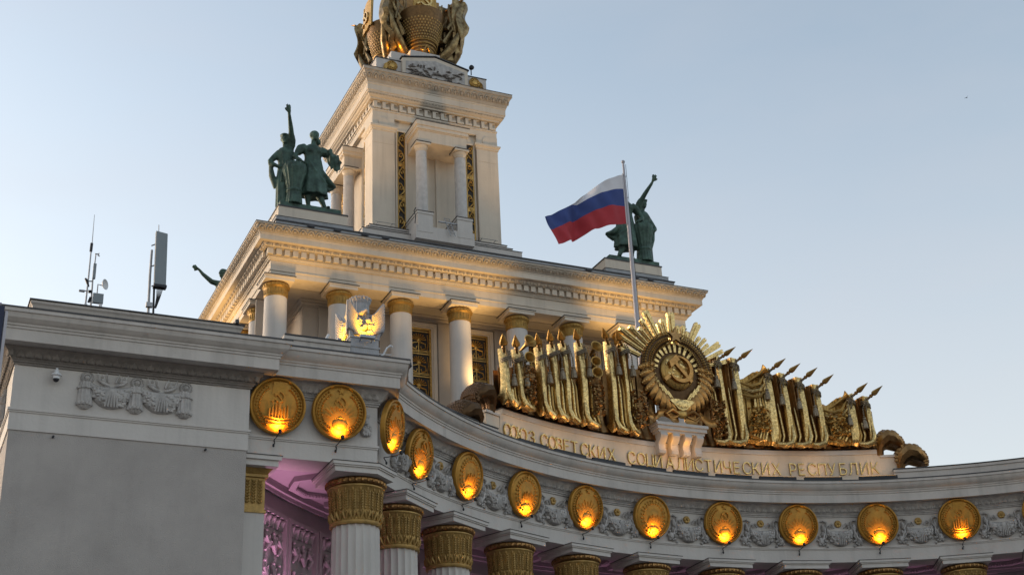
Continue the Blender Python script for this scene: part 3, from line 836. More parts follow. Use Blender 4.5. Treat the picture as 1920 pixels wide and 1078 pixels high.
for i, (T, k, lab) in enumerate(med_specs):
    md = thing('medallion', T, lab, 'medallion', 'gilded medallions along the frieze')
    for nm, me, _ in KINDP[k]: link(nm, me, md, T)
    T2 = T @ Matrix.Rotation(-TILT, 4, 'X') @ tr(0, 0.25, -1.07)
    sp = thing('spotlight', T2, 'tiny dark hooked spotlight ' + spot_where[i], 'spotlight', 'little spotlights below the medallions')
    link('lamp_body', spt_me, sp, T2)
    link('lamp_glass', spl_me, sp, T2)
    loc = T2 @ Vector((0.03, -0.53, 0.26))
    lamp('medallion_light', 'SPOT', loc, 50, AMBER, sp, target=T2 @ Vector((0.0, -0.18, 0.62)), size=0.09, angle=118, blend=0.9)

# ================================================================== inscribed plinth
RP = 22.45
ins = thing('inscribed_plinth', pol(0, RP, 16.72), 'long curved white plinth with gold Cyrillic letters and a bracket console', 'plinth')
def seg(r0, r1, z0, z1, a0, a1, n=40):
    return ring(r0, r1, z0, z1, a0, a1, n)
seg(RP, RP + 1.6, 16.72, 18.22, -24.9, 24.9).build('plinth_block', 'cream', ins, smooth=True)
for s in (-1, 1):
    a0, a1 = sorted((s * 24.92, s * 27.0))
    seg(RP + 0.02, RP + 1.6, 16.72, 18.05, a0, a1, 4).build('end_block', 'cream', ins, smooth=True)
    seg(RP - 0.06, RP + 1.6, 18.053, 18.16, min(s * 24.92, s * 27.15), max(s * 24.92, s * 27.15), 4).build('end_cap', 'stone', ins, smooth=True)
seg(RP - 0.05, RP + 1.6, 18.223, 18.43, -24.6, 24.6).build('plinth_cap', 'stone', ins, smooth=True)
seg(RP - 0.07, RP + 1.5, 18.432, 18.455, -24.7, 24.7).build('cap_flashing', 'flash', ins, smooth=True)
seg(RP - 0.35, RP - 0.003, 16.72, 16.92, -27.6, 27.6).build('plinth_foot', 'cream', ins, smooth=True)
# letters
WORDS = 'СОЮЗСОВЕТСКИХСОЦИАЛИСТИЧЕСКИХРЕСПУБЛИК'
LA = [-24.0, -23.0, -21.75, -20.25, -18.45, -17.25, -16.3, -15.25, -14.1, -12.7, -11.6, -10.3, -8.95, -6.23, -4.94, -3.78, -2.66, -1.15, 0.30, 1.44, 2.6, 3.8, 5.05, 6.22, 7.37, 8.65, 9.75, 10.96, 12.3, 14.3, 15.35, 16.65, 17.85, 19.02, 20.3, 21.55, 22.85, 24.05]
glyph = {}
for ch in set(WORDS):
    cu = bpy.data.curves.new('letter_curve', 'FONT')
    cu.body = ch; cu.size = 0.78; cu.align_x = 'CENTER'; cu.extrude = 0.04; cu.offset = -0.010; cu.resolution_u = 4
    ob = bpy.data.objects.new('letter_source', cu)
    COL.objects.link(ob)
    bpy.context.view_layer.update()
    me = bpy.data.meshes.new_from_object(ob.evaluated_get(bpy.context.evaluated_depsgraph_get()))
    bpy.data.objects.remove(ob)
    me.transform(Matrix.Rotation(PI / 2, 4, 'X'))
    me.name = 'letter'
    me.materials.clear(); me.materials.append(M['gold'])
    glyph[ch] = me
for ch, a in zip(WORDS, LA):
    link('letter', glyph[ch], ins, frame(a, RP - 0.05, 17.28) @ Matrix.Diagonal((0.86, 1, 1.0, 1)))
# console with modillions under the emblem
T0 = frame(0, RP - 0.15, 0)
m = MB(); m.T = T0; m.box(-1.28, 1.22, -0.55, 0.25, 18.86, 19.03); m.box(-1.33, 1.27, -0.62, 0.25, 19.033, 19.16); m.box(-1.20, 1.14, -0.46, 0.25, 18.74, 18.858); m.build('console_shelf', 'stone', ins)
for x in (-0.95, -0.33, 0.28, 0.88):
    m = MB(); m.T = T0
    pts = [(0.25, 18.735), (-0.46, 18.735), (-0.50, 18.60), (-0.44, 18.48), (-0.30, 18.38), (-0.20, 18.26), (-0.20, 18.10), (-0.26, 17.98), (-0.22, 17.86), (-0.05, 17.84), (0.12, 17.84), (0.25, 17.86)]
    m.side(pts, x - 0.17, x + 0.17); m.build('modillion', 'stone', ins, smooth=True)

# ================================================================== gilded state emblem
RE = 22.15
EZ = 21.62
TE = frame(0.1, RE - 0.05, EZ) @ Matrix.Diagonal((1, 0.55, 1, 1))
TR = frame(0.1, RE - 0.12, EZ)
emb = thing('gilded_emblem', frame(0.1, RE, 19.2), 'large gilded emblem, hammer and sickle on a globe inside a wheat wreath with rays', 'emblem')
def epart(m, name, mt, smooth=True): return m.build(name, mt, emb, smooth=smooth, T=TE)
# globe
m = MB(); m.T = Matrix.Diagonal((1, 0.55, 1, 1)); m.blob((0, 0, 0), 0.86, 28, 16); m.T = Matrix.Identity(4)
globe = m.build('globe', 'goldmat', emb, smooth=True, T=TE @ tr(0, -0.42, 0.02))
m = MB()
for k in range(5):
    rr = 0.875
    x0 = -0.7 + 0.35 * k
    m.tube([(x0 * math.cos(t) if abs(x0) > 0.01 else 0, -0.48 * math.sqrt(max(0.0, 1 - (x0 * math.cos(t) / rr) ** 2 - (math.sin(t)) ** 2 * 0.99)) - 0.01, rr * math.sin(t)) for t in [R_(-80 + 16 * q) for q in range(11)]], 0.012, 4)
m.build('globe_lines', 'golddark', globe, smooth=True, T=TE @ tr(0, -0.42, 0.02))
m = MB()
rnd = random.Random(9)
for cx, cz, n in ((-0.35, 0.30, 9), (0.28, 0.35, 10), (-0.30, -0.15, 6), (0.32, -0.25, 5)):
    for _ in range(n):
        x, z = cx + rnd.uniform(-0.22, 0.22), cz + rnd.uniform(-0.2, 0.2)
        y = -0.48 * math.sqrt(max(0.02, 1 - (x * x + z * z) / 0.74))
        m.blob((x, y, z), (0.10, 0.03, 0.08), 7, 4)
m.build('continents', 'gold', globe, smooth=True, T=TE @ tr(0, -0.42, 0.02))
m = MB(); hammer_sickle(m, 1.08, -1.12, -0.86, 0.0, 0.03); epart(m, 'hammer_and_sickle', 'copper', False)
# rays above
RAYS = [(-62, 1.85, 3.1, 0.085), (-55, 1.8, 3.25, 0.10), (-47.5, 1.8, 2.95, 0.08), (-40.5, 1.8, 2.6, 0.075), (-33.5, 1.8, 2.85, 0.08), (-25, 1.75, 3.15, 0.17), (-16.5, 1.75, 2.45, 0.10), (-10, 1.75, 2.62, 0.14), (0, 1.6, 2.95, 0.19),
        (8, 1.75, 2.35, 0.09), (15, 1.75, 2.45, 0.10), (21, 1.75, 2.25, 0.09), (29, 1.75, 2.95, 0.17), (37, 1.8, 2.4, 0.09), (43, 1.8, 2.55, 0.09), (49, 1.8, 2.45, 0.09), (55, 1.8, 3.0, 0.15), (62, 1.85, 2.95, 0.10), (72, 1.9, 2.85, 0.10), (-70, 1.9, 3.0, 0.10)]
for ang, r0, r1, hw in RAYS:
    a = R_(ang)
    m = MB(); m.T = Matrix.Rotation(a, 4, 'Y')
    d = 0.13
    pts = [(-hw * 0.75, r0), (hw * 0.75, r0), (hw, r1 - 0.05), (0.4 * hw, r1 + 0.05), (0, r1 - 0.04), (-0.4 * hw, r1 + 0.05), (-hw, r1 - 0.02)]
    m.plate(pts, -d, 0.04)
    m.plate([(-hw * 0.22, r0), (hw * 0.22, r0), (hw * 0.3, r1 - 0.15), (-hw * 0.3, r1 - 0.15)], -d - 0.05, -d + 0.01)
    m.build('ray', 'gold', emb, T=TR)
# inner rays round the globe: short above, long fan below
for k in range(13):
    a = R_(-78 + 13 * k)
    m = MB(); m.T = Matrix.Rotation(a, 4, 'Y')
    m.plate([(-0.055, 0.98), (0.055, 0.98), (0.075, 1.36 + 0.2 * (abs(k - 6) < 2)), (-0.075, 1.36 + 0.2 * (abs(k - 6) < 2))], -0.42, -0.2)
    m.build('inner_ray', 'gold', emb, T=TE)
for s in (-1, 1):
    for k in range(4):
        m = MB()
        x0, z0 = s * (0.30 + 0.12 * k), -1.42 + 0.05 * k
        x1, z1 = s * (0.62 + 0.22 * k), -0.95 + 0.22 * k
        nx, nz = -(z1 - z0), (x1 - x0)
        l = math.hypot(nx, nz); nx, nz = nx / l * 0.045, nz / l * 0.045
        pts = [(x0 - nx, z0 - nz), (x0 + nx, z0 + nz), (x1 + nx, z1 + nz), (x1 - nx, z1 - nz)]
        m.plate(pts if s < 0 else pts[::-1], -0.55, -0.3); m.build('inner_ray', 'gold', emb, T=TE)
m = MB()                                       # rising sun
pts = [(-0.62, -1.42), (-0.50, -1.34), (-0.2, -1.33), (0, -1.36), (0.2, -1.33), (0.50, -1.34), (0.62, -1.42), (0.38, -1.62), (0.2, -1.80), (0, -1.86), (-0.2, -1.80), (-0.38, -1.62)][::-1]
m.plate(pts, -0.78, -0.3); m.T = Matrix.Identity(4)
m.blob((0, -0.74, -1.56), (0.36, 0.10, 0.22), 16, 8); epart(m, 'rising_sun', 'gold')
m = MB(); m.T = Matrix.Rotation(PI / 2, 4, 'X'); m.lathe([(0, 0.1), (1.45, 0.1), (1.45, 0.2), (1.3, 0.3), (0, 0.32)], 40); epart(m, 'backing', 'brown')
# wreath arms
WRX, WRZ = 1.52, 1.64
def wr(a, r=1.0): return (WRX * r * math.sin(a), WRZ * r * math.cos(a))
for s in (-1, 1):
    m = MB()
    path, rad = [], []
    for i in range(29):
        a = R_(12 + 160 * i / 28)
        x, z = wr(a)
        path.append((s * x, -0.28, z)); rad.append(0.24 + 0.13 * min(1, i / 8))
    m.tube(path, rad, 12, 0.9)
    arm = epart(m, 'wreath_arm', 'brown')
    m = MB()                                  # grains of the wheat ears
    for row in range(5):
        rr = 0.84 + 0.085 * row
        for i in range(20):
            a = R_(14 + 4.2 * i)
            x, z = wr(a, rr)
            x2, z2 = wr(a - 0.05, rr + 0.025 * (1 if row % 2 else -1))
            y = -0.28 - 0.46 * math.sqrt(max(0.05, 1 - ((row - 2) / 2.6) ** 2))
            m.tube([(s * x, y + 0.05, z), (s * (x + x2) / 2, y - 0.035, (z + z2) / 2), (s * x2, y + 0.01, z2)], [0.02, 0.05, 0.012], 5)
    m.build('wheat_ears', 'goldmat', arm, smooth=True, T=TE)
    for k in range(9):                        # ribbon turns round the lower half
        a = R_(84 + 10.2 * k)
        x, z = wr(a)
        c = Vector((s * x, -0.28, z))
        rv = Vector((s * WRX * math.sin(a), 0, WRZ * math.cos(a))).normalized()
        tv = Vector((s * WRX * math.cos(a), 0, -WRZ * math.sin(a))).normalized()
        m = MB()
        hw = 0.135
        def fn(u, v):
            t = R_(-120 + 240 * u)
            r = 0.43 - 0.06 * abs(2 * v - 1) ** 2
            p = c + rv * (r * math.sin(t)) + Vector((0, -1, 0)) * (r * math.cos(t)) + tv * ((v - 0.5) * 2 * hw + 0.16 * math.sin(t))
            return p
        m.grid(fn, 14, 4)
        rb = m.build('ribbon', 'copper', emb, smooth=True, T=TE)
        if k < 4:
            m = MB()
            for q in range(9):
                p = fn(0.2 + 0.6 * q / 8, 0.5)
                m.blob(tuple(p + Vector((0, -0.02, 0))), 0.032, 6, 4)
            tag(m.build('ribbon_beads', 'gold', rb, smooth=True, T=TE), kind='stuff')
# star at the head of the wreath
m = MB(); m.plate(star(0.40, 0.42, 0, 1.72), -0.80, -0.55); epart(m, 'star', 'golddark', False)
# knot and bow at the foot
m = MB()
m.blob((0, -0.55, -1.98), (0.30, 0.22, 0.22), 12, 8)
epart(m, 'bow_knot', 'goldmat')
for s in (-1, 1):
    m = MB()
    def fn(u, v):
        x = s * (0.15 + 1.65 * u)
        z = -2.12 - 0.16 * math.sin(u * 9.5) - 0.05 * u + (v - 0.5) * (0.42 - 0.1 * u)
        y = -0.62 + 0.16 * math.cos(u * 9.5 + 0.6) + 0.10 * math.sin(v * PI)
        return (x, y, z)
    m.sheet(fn, 26, 4, 0.05); epart(m, 'bow_tail', 'copper')
    m = MB()
    m.tube([(s * 0.2, -0.62, -2.0), (s * 0.55, -0.72, -1.85), (s * 0.85, -0.66, -2.02), (s * 0.62, -0.60, -2.22), (s * 0.25, -0.6, -2.1)], [0.10, 0.16, 0.17, 0.15, 0.08], 9, 0.6); epart(m, 'bow_loop', 'copper')
# oak and fruit clusters either side
def cluster(m, n, sx, sz, seed, y=-0.25):
    rnd = random.Random(seed)
    for _ in range(n):
        x, z = rnd.uniform(-sx, sx), rnd.uniform(-sz, sz)
        yy = y - 0.25 * max(0, 1 - (x / sx) ** 2) + rnd.uniform(-0.06, 0.06)
        a = rnd.uniform(0, 2 * PI); l = rnd.uniform(0.13, 0.24)
        dx, dz = math.cos(a) * l, math.sin(a) * l
        m.tube([(x - dx * 0.5, yy + 0.06, z - dz * 0.5), (x, yy - 0.05, z), (x + dx * 0.6, yy + 0.04, z + dz * 0.6)], [0.02, 0.085, 0.015], 5, 0.55)
    for _ in range(n // 3):
        x, z = rnd.uniform(-sx, sx) * 0.8, rnd.uniform(-sz, sz) * 0.8
        m.blob((x, y - 0.22, z), rnd.uniform(0.05, 0.085), 7, 5)
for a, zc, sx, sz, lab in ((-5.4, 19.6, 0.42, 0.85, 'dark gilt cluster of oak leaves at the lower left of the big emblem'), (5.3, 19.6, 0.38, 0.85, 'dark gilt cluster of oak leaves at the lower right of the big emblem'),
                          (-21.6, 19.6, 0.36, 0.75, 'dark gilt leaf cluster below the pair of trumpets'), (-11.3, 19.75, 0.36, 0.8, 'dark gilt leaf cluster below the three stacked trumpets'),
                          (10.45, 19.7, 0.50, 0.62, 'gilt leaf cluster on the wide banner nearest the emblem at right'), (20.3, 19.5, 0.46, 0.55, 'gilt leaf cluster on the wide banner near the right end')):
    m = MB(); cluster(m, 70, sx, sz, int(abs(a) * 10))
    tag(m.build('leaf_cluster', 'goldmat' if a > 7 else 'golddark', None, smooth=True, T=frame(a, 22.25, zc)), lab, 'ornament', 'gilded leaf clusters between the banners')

# ================================================================== gilded banners
def banner_meshes(w, h, s, seed, wide=False):
    """cloth hanging from a leaning staff; s = +1 staff on the right, -1 on the left. Local origin at the foot."""
    rnd = random.Random(seed)
    ph = rnd.uniform(-0.3, 0.3)
    H = h
    def fold(u):                              # u 0 inner .. 1 outer (staff side)
        pts = [(0, 0.02), (0.10, -0.10), (0.2, 0.0), (0.34, -0.20), (0.46, 0.02), (0.56, -0.08), (0.64, -0.34), (0.70, -0.42), (0.92, -0.44), (0.97, -0.40), (1.0, -0.2)]
        if wide: pts = [(0, 0.0), (0.1, -0.06), (0.2, 0.02), (0.3, -0.05), (0.42, 0.04), (0.5, -0.14), (0.56, 0.02), (0.62, -0.22), (0.68, -0.06), (0.74, -0.36), (0.80, -0.42), (0.94, -0.44), (0.98, -0.38), (1, -0.2)]
        for (a, b), (c, d) in zip(pts[:-1], pts[1:]):
            if a <= u <= c:
                t = (u - a) / (c - a); t = t * t * (3 - 2 * t)
                return b + (d - b) * t
        return -0.2
    def fn(u, v):
        zt = H - (0.10 if not wide else 0.55) * (1 - u) ** 1.3 - 0.05 * math.sin(u * 9 + ph)
        lo = 0.04 + 0.05 * math.sin(u * 12 + ph) + 0.30 * max(0, (u - 0.84) / 0.16) ** 2 + 0.12 * max(0, (0.15 - u) / 0.15) ** 2
        if wide: lo = 0.02 + 0.22 * (1 - u) ** 1.2 + 0.03 * math.sin(u * 11) + 0.28 * max(0, (u - 0.86) / 0.14) ** 2
        z = lo + (zt - lo) * v
        belly = math.exp(-(v * H / 0.42) ** 2)
        amp = 0.75 + 0.25 * math.sin(PI * min(1, v * 1.1)) if v > 0.2 else 0.75 + v
        y = fold(u) * amp * (1 - 0.35 * belly) - 0.26 * belly * math.sin(PI * min(1, u * 0.95 + 0.05)) - 0.10 * (1 - v)
        y += 0.16 * math.exp(-(v * H / 0.10) ** 2)
        sh = -0.10 * (1 - v) * (1 - u) + 0.02 * math.sin(v * 8 + seed)
        x = (u - 1) * w + 0.10 + sh * 0.3 - (0.30 if wide else 0.06) * (1 - v) ** 2.2 * (1 - u) * 0.5 + 0.05 * (1 - v)
        return (s * x, y, z)
    out = []
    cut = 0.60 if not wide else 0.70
    for (ua, ub, mt, nm) in ((0.0, cut, 'golddark' if not wide else 'goldmat', 'folds'), (cut, 1.0, 'gold', 'cloth')):  # inner folds: patina and the shade between folds both put into the colour
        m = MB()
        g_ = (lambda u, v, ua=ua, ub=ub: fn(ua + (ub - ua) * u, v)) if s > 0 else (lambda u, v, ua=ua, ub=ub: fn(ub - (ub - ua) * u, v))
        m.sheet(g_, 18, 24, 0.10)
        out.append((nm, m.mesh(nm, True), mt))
    if wide:                                  # big curving folds of the broad banners
        for k in range(5):
            m = MB()
            x0 = -0.34 - 0.13 * k
            m.tube([(s * (x0 + 0.02), -0.30, H - 1.0 - 0.1 * k), (s * x0, -0.34, H * 0.5), (s * (x0 - 0.04), -0.36, H * 0.26), (s * (x0 - 0.26), -0.36, 0.30 + 0.05 * k), (s * (x0 - 0.62), -0.22, 0.26 + 0.10 * k)], [0.04, 0.06, 0.075, 0.085, 0.04], 7)
            out.append(('curved_fold', m.mesh('curved_fold', True), 'gold' if k % 2 == 0 else 'goldmat'))
        for k in range(3):
            m = MB()
            m.tube([(s * -1.42, -0.16, H - 0.75 - 0.28 * k), (s * -0.95, -0.34, H - 0.98 - 0.26 * k), (s * -0.55, -0.36, H - 0.85 - 0.30 * k), (s * -0.30, -0.36, H - 0.45 - 0.35 * k)], [0.04, 0.09, 0.085, 0.03], 7)
            out.append(('curved_fold', m.mesh('curved_fold', True), 'gold' if k % 2 else 'goldmat'))
    if not wide:                              # rolled foot of the banner and two long inner folds
        m = MB(); q = w / 0.8
        m.tube([(s * 0.03, -0.44, 1.0), (s * 0.04, -0.50, 0.45), (s * -0.08 * q, -0.56, 0.12), (s * -0.36 * q, -0.54, 0.03), (s * -0.62 * q, -0.40, 0.12), (s * -0.78 * q, -0.25, 0.30)], [0.07, 0.11, 0.14, 0.15, 0.11, 0.05], 9)
        out.append(('rolled_foot', m.mesh('rolled_foot', True), 'gold'))
        for k, x0 in enumerate((-0.42, -0.60)):
            m = MB()
            m.tube([(s * x0 * q, -0.22, H - 1.5 - 0.2 * k), (s * x0 * q, -0.30, H * 0.45), (s * (x0 + 0.05) * q, -0.38, 0.5), (s * (x0 - 0.06) * q, -0.40, 0.16)], [0.03, 0.055, 0.06, 0.04], 7)
            out.append(('curved_fold', m.mesh('curved_fold', True), 'gold' if k == 0 else 'goldmat'))
    # staff and spear head
    d = Vector((s * 0.80, -0.64, 0.56)).normalized()
    base = Vector((s * 0.0, -0.30, H - 0.22))
    m = MB(); m.tube([base - d * 0.4, base + d * 0.30], 0.06, 8)
    m.tube([base + d * 0.24, base + d * 0.30, base + d * 0.36], [0.09, 0.09, 0.06], 8)
    out.append(('staff', m.mesh('staff', True), 'golddark'))
    m = MB(); m.tube([base + d * 0.33, base + d * 0.42, base + d * 0.52, base + d * 1.0], [0.05, 0.17, 0.18, 0.008], 8, 0.6)
    out.append(('spear_head', m.mesh('spear_head', True), 'goldmat'))
    # cord round the neck and hanging tassel
    m = MB()
    xc = s * -0.08
    zc = H - 0.55
    for q in range(3):
        loop = [(xc + 0.20 * math.cos(t), -0.30 - 0.27 * math.sin(t) * 0.9, zc + 0.10 * q * 0.7 - 0.10 * math.cos(t) * s) for t in [2 * PI * i / 14 for i in range(15)]]
        m.tube(loop, 0.028, 5)
    xt = s * -0.30
    for i in range(11):
        m.blob((xc + (xt - xc) * min(1, i / 6), -0.52, H - 0.22 - 0.085 * i), 0.042, 6, 4)
        m.blob((xc + (xt - xc) * min(1, i / 6) * 0.7 + s * 0.10, -0.50, H - 0.20 - 0.06 * i), 0.036, 6, 4)
    out.append(('cord', m.mesh('cord', True), 'tassel'))
    m = MB(); m.lathe([(0.03, 0), (0.075, -0.02), (0.085, -0.08), (0.06, -0.12), (0.10, -0.2), (0.135, -0.50), (0.125, -0.54), (0.0, -0.54)], 16, c=(xt, -0.52, H - 1.13), rfun=lambda a: 1 + 0.05 * math.cos(a * 8))
    out.append(('tassel', m.mesh('tassel', True), 'tassel'))
    for _, me, mt in out: me.materials.append(M[mt])
    return out
BN = [  # angle of staff, height, width, label words
    (8.35, 4.25, 0.80, False), (12.5, 3.85, 1.45, True), (14.3, 3.62, 0.72, False), (16.4, 3.42, 0.78, False), (18.3, 3.08, 0.74, False), (22.35, 2.62, 1.40, True), (24.1, 2.45, 0.66, False), (6.1, 4.3, 0.55, False)]
names_r = ['first full gilded banner right of the emblem', 'wide gilded banner with leaf cluster nearest the emblem on the right', 'narrow gilded banner just right of the wide one with leaves', 'middle gilded banner of the right hand row',
           'gilded banner just left of the outer wide banner on the right', 'outer wide gilded banner with leaf cluster near the right end', 'lowest gilded banner at the right end, beside the wheat sheaves', 'gilded banner half hidden behind the right edge of the emblem']
names_l = ['gilded banner second to the left of the emblem, tallest spear on that side', 'gilded banner just left of the three stacked trumpets', 'gilded banner second left of the three stacked trumpets', 'middle gilded banner of the left hand row',
           'gilded banner just right of the pair of trumpets', 'gilded banner just left of the pair of trumpets', 'lowest gilded banner at the left end, beside the wheat sheaves', 'gilded banner touching the left edge of the emblem rays']
for i, (a, h, w_, wide) in enumerate(BN):
    for s in (1, -1):
        ang = a * s
        if s < 0:
            ang = [-8.9, -13.2, -15.6, -17.3, -19.3, -22.9, -25.0, -6.9][i]
            wd = 0.98 if wide else w_ * 1.05
        else: wd = w_ * (1.06 if wide else 1.12)
        T = frame(ang, 22.35, 18.47)
        b = thing('gilded_banner', T, (names_r if s > 0 else names_l)[i], 'banner', 'gilded banners either side of the emblem')
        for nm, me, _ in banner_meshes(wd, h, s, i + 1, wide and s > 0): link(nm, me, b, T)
# dark drapery joining the banners at the back
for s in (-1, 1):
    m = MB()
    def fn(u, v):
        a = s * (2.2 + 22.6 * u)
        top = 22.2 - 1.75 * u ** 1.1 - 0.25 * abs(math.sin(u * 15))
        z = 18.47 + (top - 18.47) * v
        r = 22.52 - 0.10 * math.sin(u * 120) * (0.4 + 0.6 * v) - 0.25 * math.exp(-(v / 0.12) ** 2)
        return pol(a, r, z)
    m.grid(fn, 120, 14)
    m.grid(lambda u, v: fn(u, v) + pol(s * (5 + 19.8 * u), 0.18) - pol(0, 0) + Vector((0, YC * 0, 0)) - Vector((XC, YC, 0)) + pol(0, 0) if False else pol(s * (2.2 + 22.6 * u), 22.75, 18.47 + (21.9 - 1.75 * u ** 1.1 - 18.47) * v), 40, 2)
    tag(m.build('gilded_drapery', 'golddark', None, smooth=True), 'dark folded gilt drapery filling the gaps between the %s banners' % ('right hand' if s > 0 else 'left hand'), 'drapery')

# trumpets between the banners
def trumpet_mesh():
    m = MB()
    m.T = Matrix.Rotation(PI / 2, 4, 'X')
    m.lathe([(0.05, -0.75), (0.06, -0.2), (0.09, 0.1), (0.15, 0.26), (0.27, 0.40), (0.29, 0.42), (0.29, 0.44), (0.25, 0.43), (0.12, 0.25), (0.05, 0.05), (0.0, 0.04)], 24)
    return m
tpm = trumpet_mesh().mesh('trumpet', True); tpm.materials.append(M['goldmat'])
for a, z, yaw, pit, k, lab in ((-21.45, 21.35, 0.15, -0.30, 1.0, 'gilt trumpet bell, upper of the pair'), (-21.3, 20.72, 0.35, -0.1, 0.86, 'gilt trumpet bell, lower of the pair'),
                            (-11.15, 22.0, 0.15, -0.30, 0.98, 'gilt trumpet bell, topmost of three stacked'), (-11.1, 21.42, 0.35, -0.1, 0.80, 'gilt trumpet bell, middle of three stacked'), (-11.05, 20.92, 0.35, -0.05, 0.85, 'gilt trumpet bell, lowest of three stacked'),
                            (11.2, 21.95, -1.15, -0.5, 1.0, 'gilt horn rising above the wide banner next to the emblem at right'), (21.1, 20.75, -1.15, -0.5, 0.9, 'gilt horn rising above the outer wide banner at right')):
    T = frame(a, 22.12, z) @ Matrix.Rotation(-yaw, 4, 'Z') @ Matrix.Rotation(pit, 4, 'X') @ Matrix.Scale(k, 4)
    tag(link('gilded_trumpet', tpm, None, T), lab, 'trumpet', 'gilded trumpets among the banners')

# wheat sheaves curling over the ends of the plinth
def sheaf_mesh(s, k):
    m = MB()
    for row in range(9):
        t = row / 8
        yy = -0.36 + 0.72 * t
        outr = 1 - 0.16 * abs(2 * t - 1) ** 2
        path = [(0, yy * 0.55, 0.0), (0.02 * s, yy * 0.7, 0.30), (0.12 * s, yy * 0.95, 0.60 * outr), (0.32 * s, yy * 1.05, 0.80 * outr), (0.58 * s, yy * 1.05, 0.76 * outr), (0.80 * s, yy * 0.95, 0.52 * outr), (0.86 * s, yy * 0.9, 0.36 * outr)]
        m.tube(path, [0.14, 0.16, 0.24, 0.29, 0.27, 0.17, 0.06], 8)
        for i in range(16):                   # grain ridges along each ear
            u = 0.25 + 0.75 * i / 15
            q = u * (len(path) - 1); j = min(int(q), len(path) - 2); f = q - j
            p = [path[j][c] * (1 - f) + path[j + 1][c] * f for c in range(3)]
            for ww in (-0.9, -0.3, 0.4, 1.1): m.blob((p[0] - 0.20 * s * math.cos(ww) * (1 if u < 0.5 else -0.4), p[1] + 0.03 * (1 if i % 2 else -1), p[2] + 0.20 * math.sin(ww) + 0.04), (0.085, 0.06, 0.06), 5, 4)
    m.tube([(0, -0.24, 0.10), (-0.14 * s, -0.1, 0.13), (-0.16 * s, 0.1, 0.13), (0, 0.24, 0.10), (0.14 * s, 0.1, 0.1), (0.14 * s, -0.1, 0.1), (0, -0.24, 0.10)], 0.05, 6)
    return m
for s, a, z, k, lab in ((-1, -28.6, 16.95, 1.28, 'brown gilt wheat sheaf curling down at the far left end of the plinth'), (-1, -26.0, 18.15, 1.12, 'brown gilt wheat sheaf above the left end of the inscription'),
                     (1, 25.0, 18.17, 1.18, 'brown gilt wheat sheaf above the right end of the inscription'), (1, 27.1, 17.35, 1.28, 'brown gilt wheat sheaf curling down at the far right end')):
    T = frame(a, 22.75, z) @ Matrix.Scale(k, 4)
    tag(sheaf_mesh(s, k).build('wheat_sheaf', 'brown' if s < 0 else 'golddark', None, smooth=True, T=T), lab, 'wheat sheaf', 'gilded wheat sheaves at the plinth ends')

# light bars lying on the cornice below the inscription
for i in range(9):
    a = -22.6 + 5.65 * i
    if i == 8: a = 23.6
    T = frame(a, 21.52, 16.80)
    lb = thing('light_bar', T, ['black light bar on the cornice, %s' % w for w in ('at the far left', 'opening the second word', 'ending the second word', 'left of the console', 'under the console', 'right of the console', 'ending the third word', 'opening the last word', 'just past the right end of the inscription')][i], 'floodlight', 'black light bars along the cornice')
    m = MB(); m.box(-0.86, 0.86, -0.07, 0.07, 0.0, 0.13); m.build('housing', 'dark', lb, T=T)
    m = MB(); m.box(-0.82, 0.82, -0.05, 0.05, 0.131, 0.138); m.build('lamp_glass', 'lamp', lb, T=T)
    for x in (-0.6, 0.6):
        m = MB(); m.box(x - 0.03, x + 0.03, -0.04, 0.04, -0.10, -0.001); m.build('foot', 'galv', lb, T=T)
    lamp('bar_light', 'SPOT', T @ Vector((0, 0.0, 0.2)), 13, (1.0, 0.62, 0.34), lb, target=T @ Vector((0, 0.9, 1.6)), size=0.3, angle=120, blend=0.9)
for a, e in ((-1.6, 60), (0.6, 45)):
    lamp('console_light', 'POINT', frame(a, RP - 0.55, 18.30) @ Vector((0, 0, 0)), e * 0.055, AMBER, ins, size=0.30)
# ================================================================== main hall behind
HX0, HX1, HY0, HY1 = 16.235, 45.805, 67.308, 96.9
HC = (XC, (HY0 + HY1) / 2)
hall = thing('main_hall', (XC, HC[1], -1.7), 'broad cream hall behind the portico with white columns and deep dentil cornice', 'building')
IN = 1.19
def sq(o, x0=HX0, x1=HX1, y0=HY0, y1=HY1): return [(x0 + o, y1 - o), (x0 + o, y0 + o), (x1 - o, y0 + o), (x1 - o, y1 - o)]
wallp = sq(IN)
def hsweep(nm, pr, mt, path=wallp, par=hall, closed=True, smooth=False):
    m = MB(); m.sweep(pr, path, closed); return m.build(nm, mt, par, smooth=smooth)
hsweep('architrave', [(-1.3, 33.12), (0, 33.12), (0, 33.44), (0.05, 33.45), (0.05, 33.50), (0.0, 33.51)], 'cream')
hsweep('frieze', [(0.0, 33.512), (0.0, 34.10), (0.10, 34.10), (0.10, 34.17), (0.17, 34.20), (0.17, 34.29)], 'cream')
hsweep('dentil_band', [(0.17, 34.292), (0.26, 34.292), (0.26, 34.66), (0.44, 34.66), (0.44, 34.70)], 'creamdark')
hsweep('cornice', [(0.44, 34.702), (0.50, 34.72), (0.56, 34.80), (0.58, 34.93), (0.80, 34.93), (0.82, 34.90), (0.87, 34.90), (0.87, 35.24), (0.90, 35.25), (0.90, 35.31)], 'cream')
hsweep('cyma_moulding', [(0.90, 35.312), (0.95, 35.34), (1.0, 35.44), (1.07, 35.56), (1.13, 35.69), (1.15, 35.70), (1.19, 35.70), (1.19, 35.82)], 'creamdark')
hsweep('flashing', [(1.21, 35.822), (1.21, 35.85), (-1.5, 36.25), (-1.5, 36.2)], 'flash')
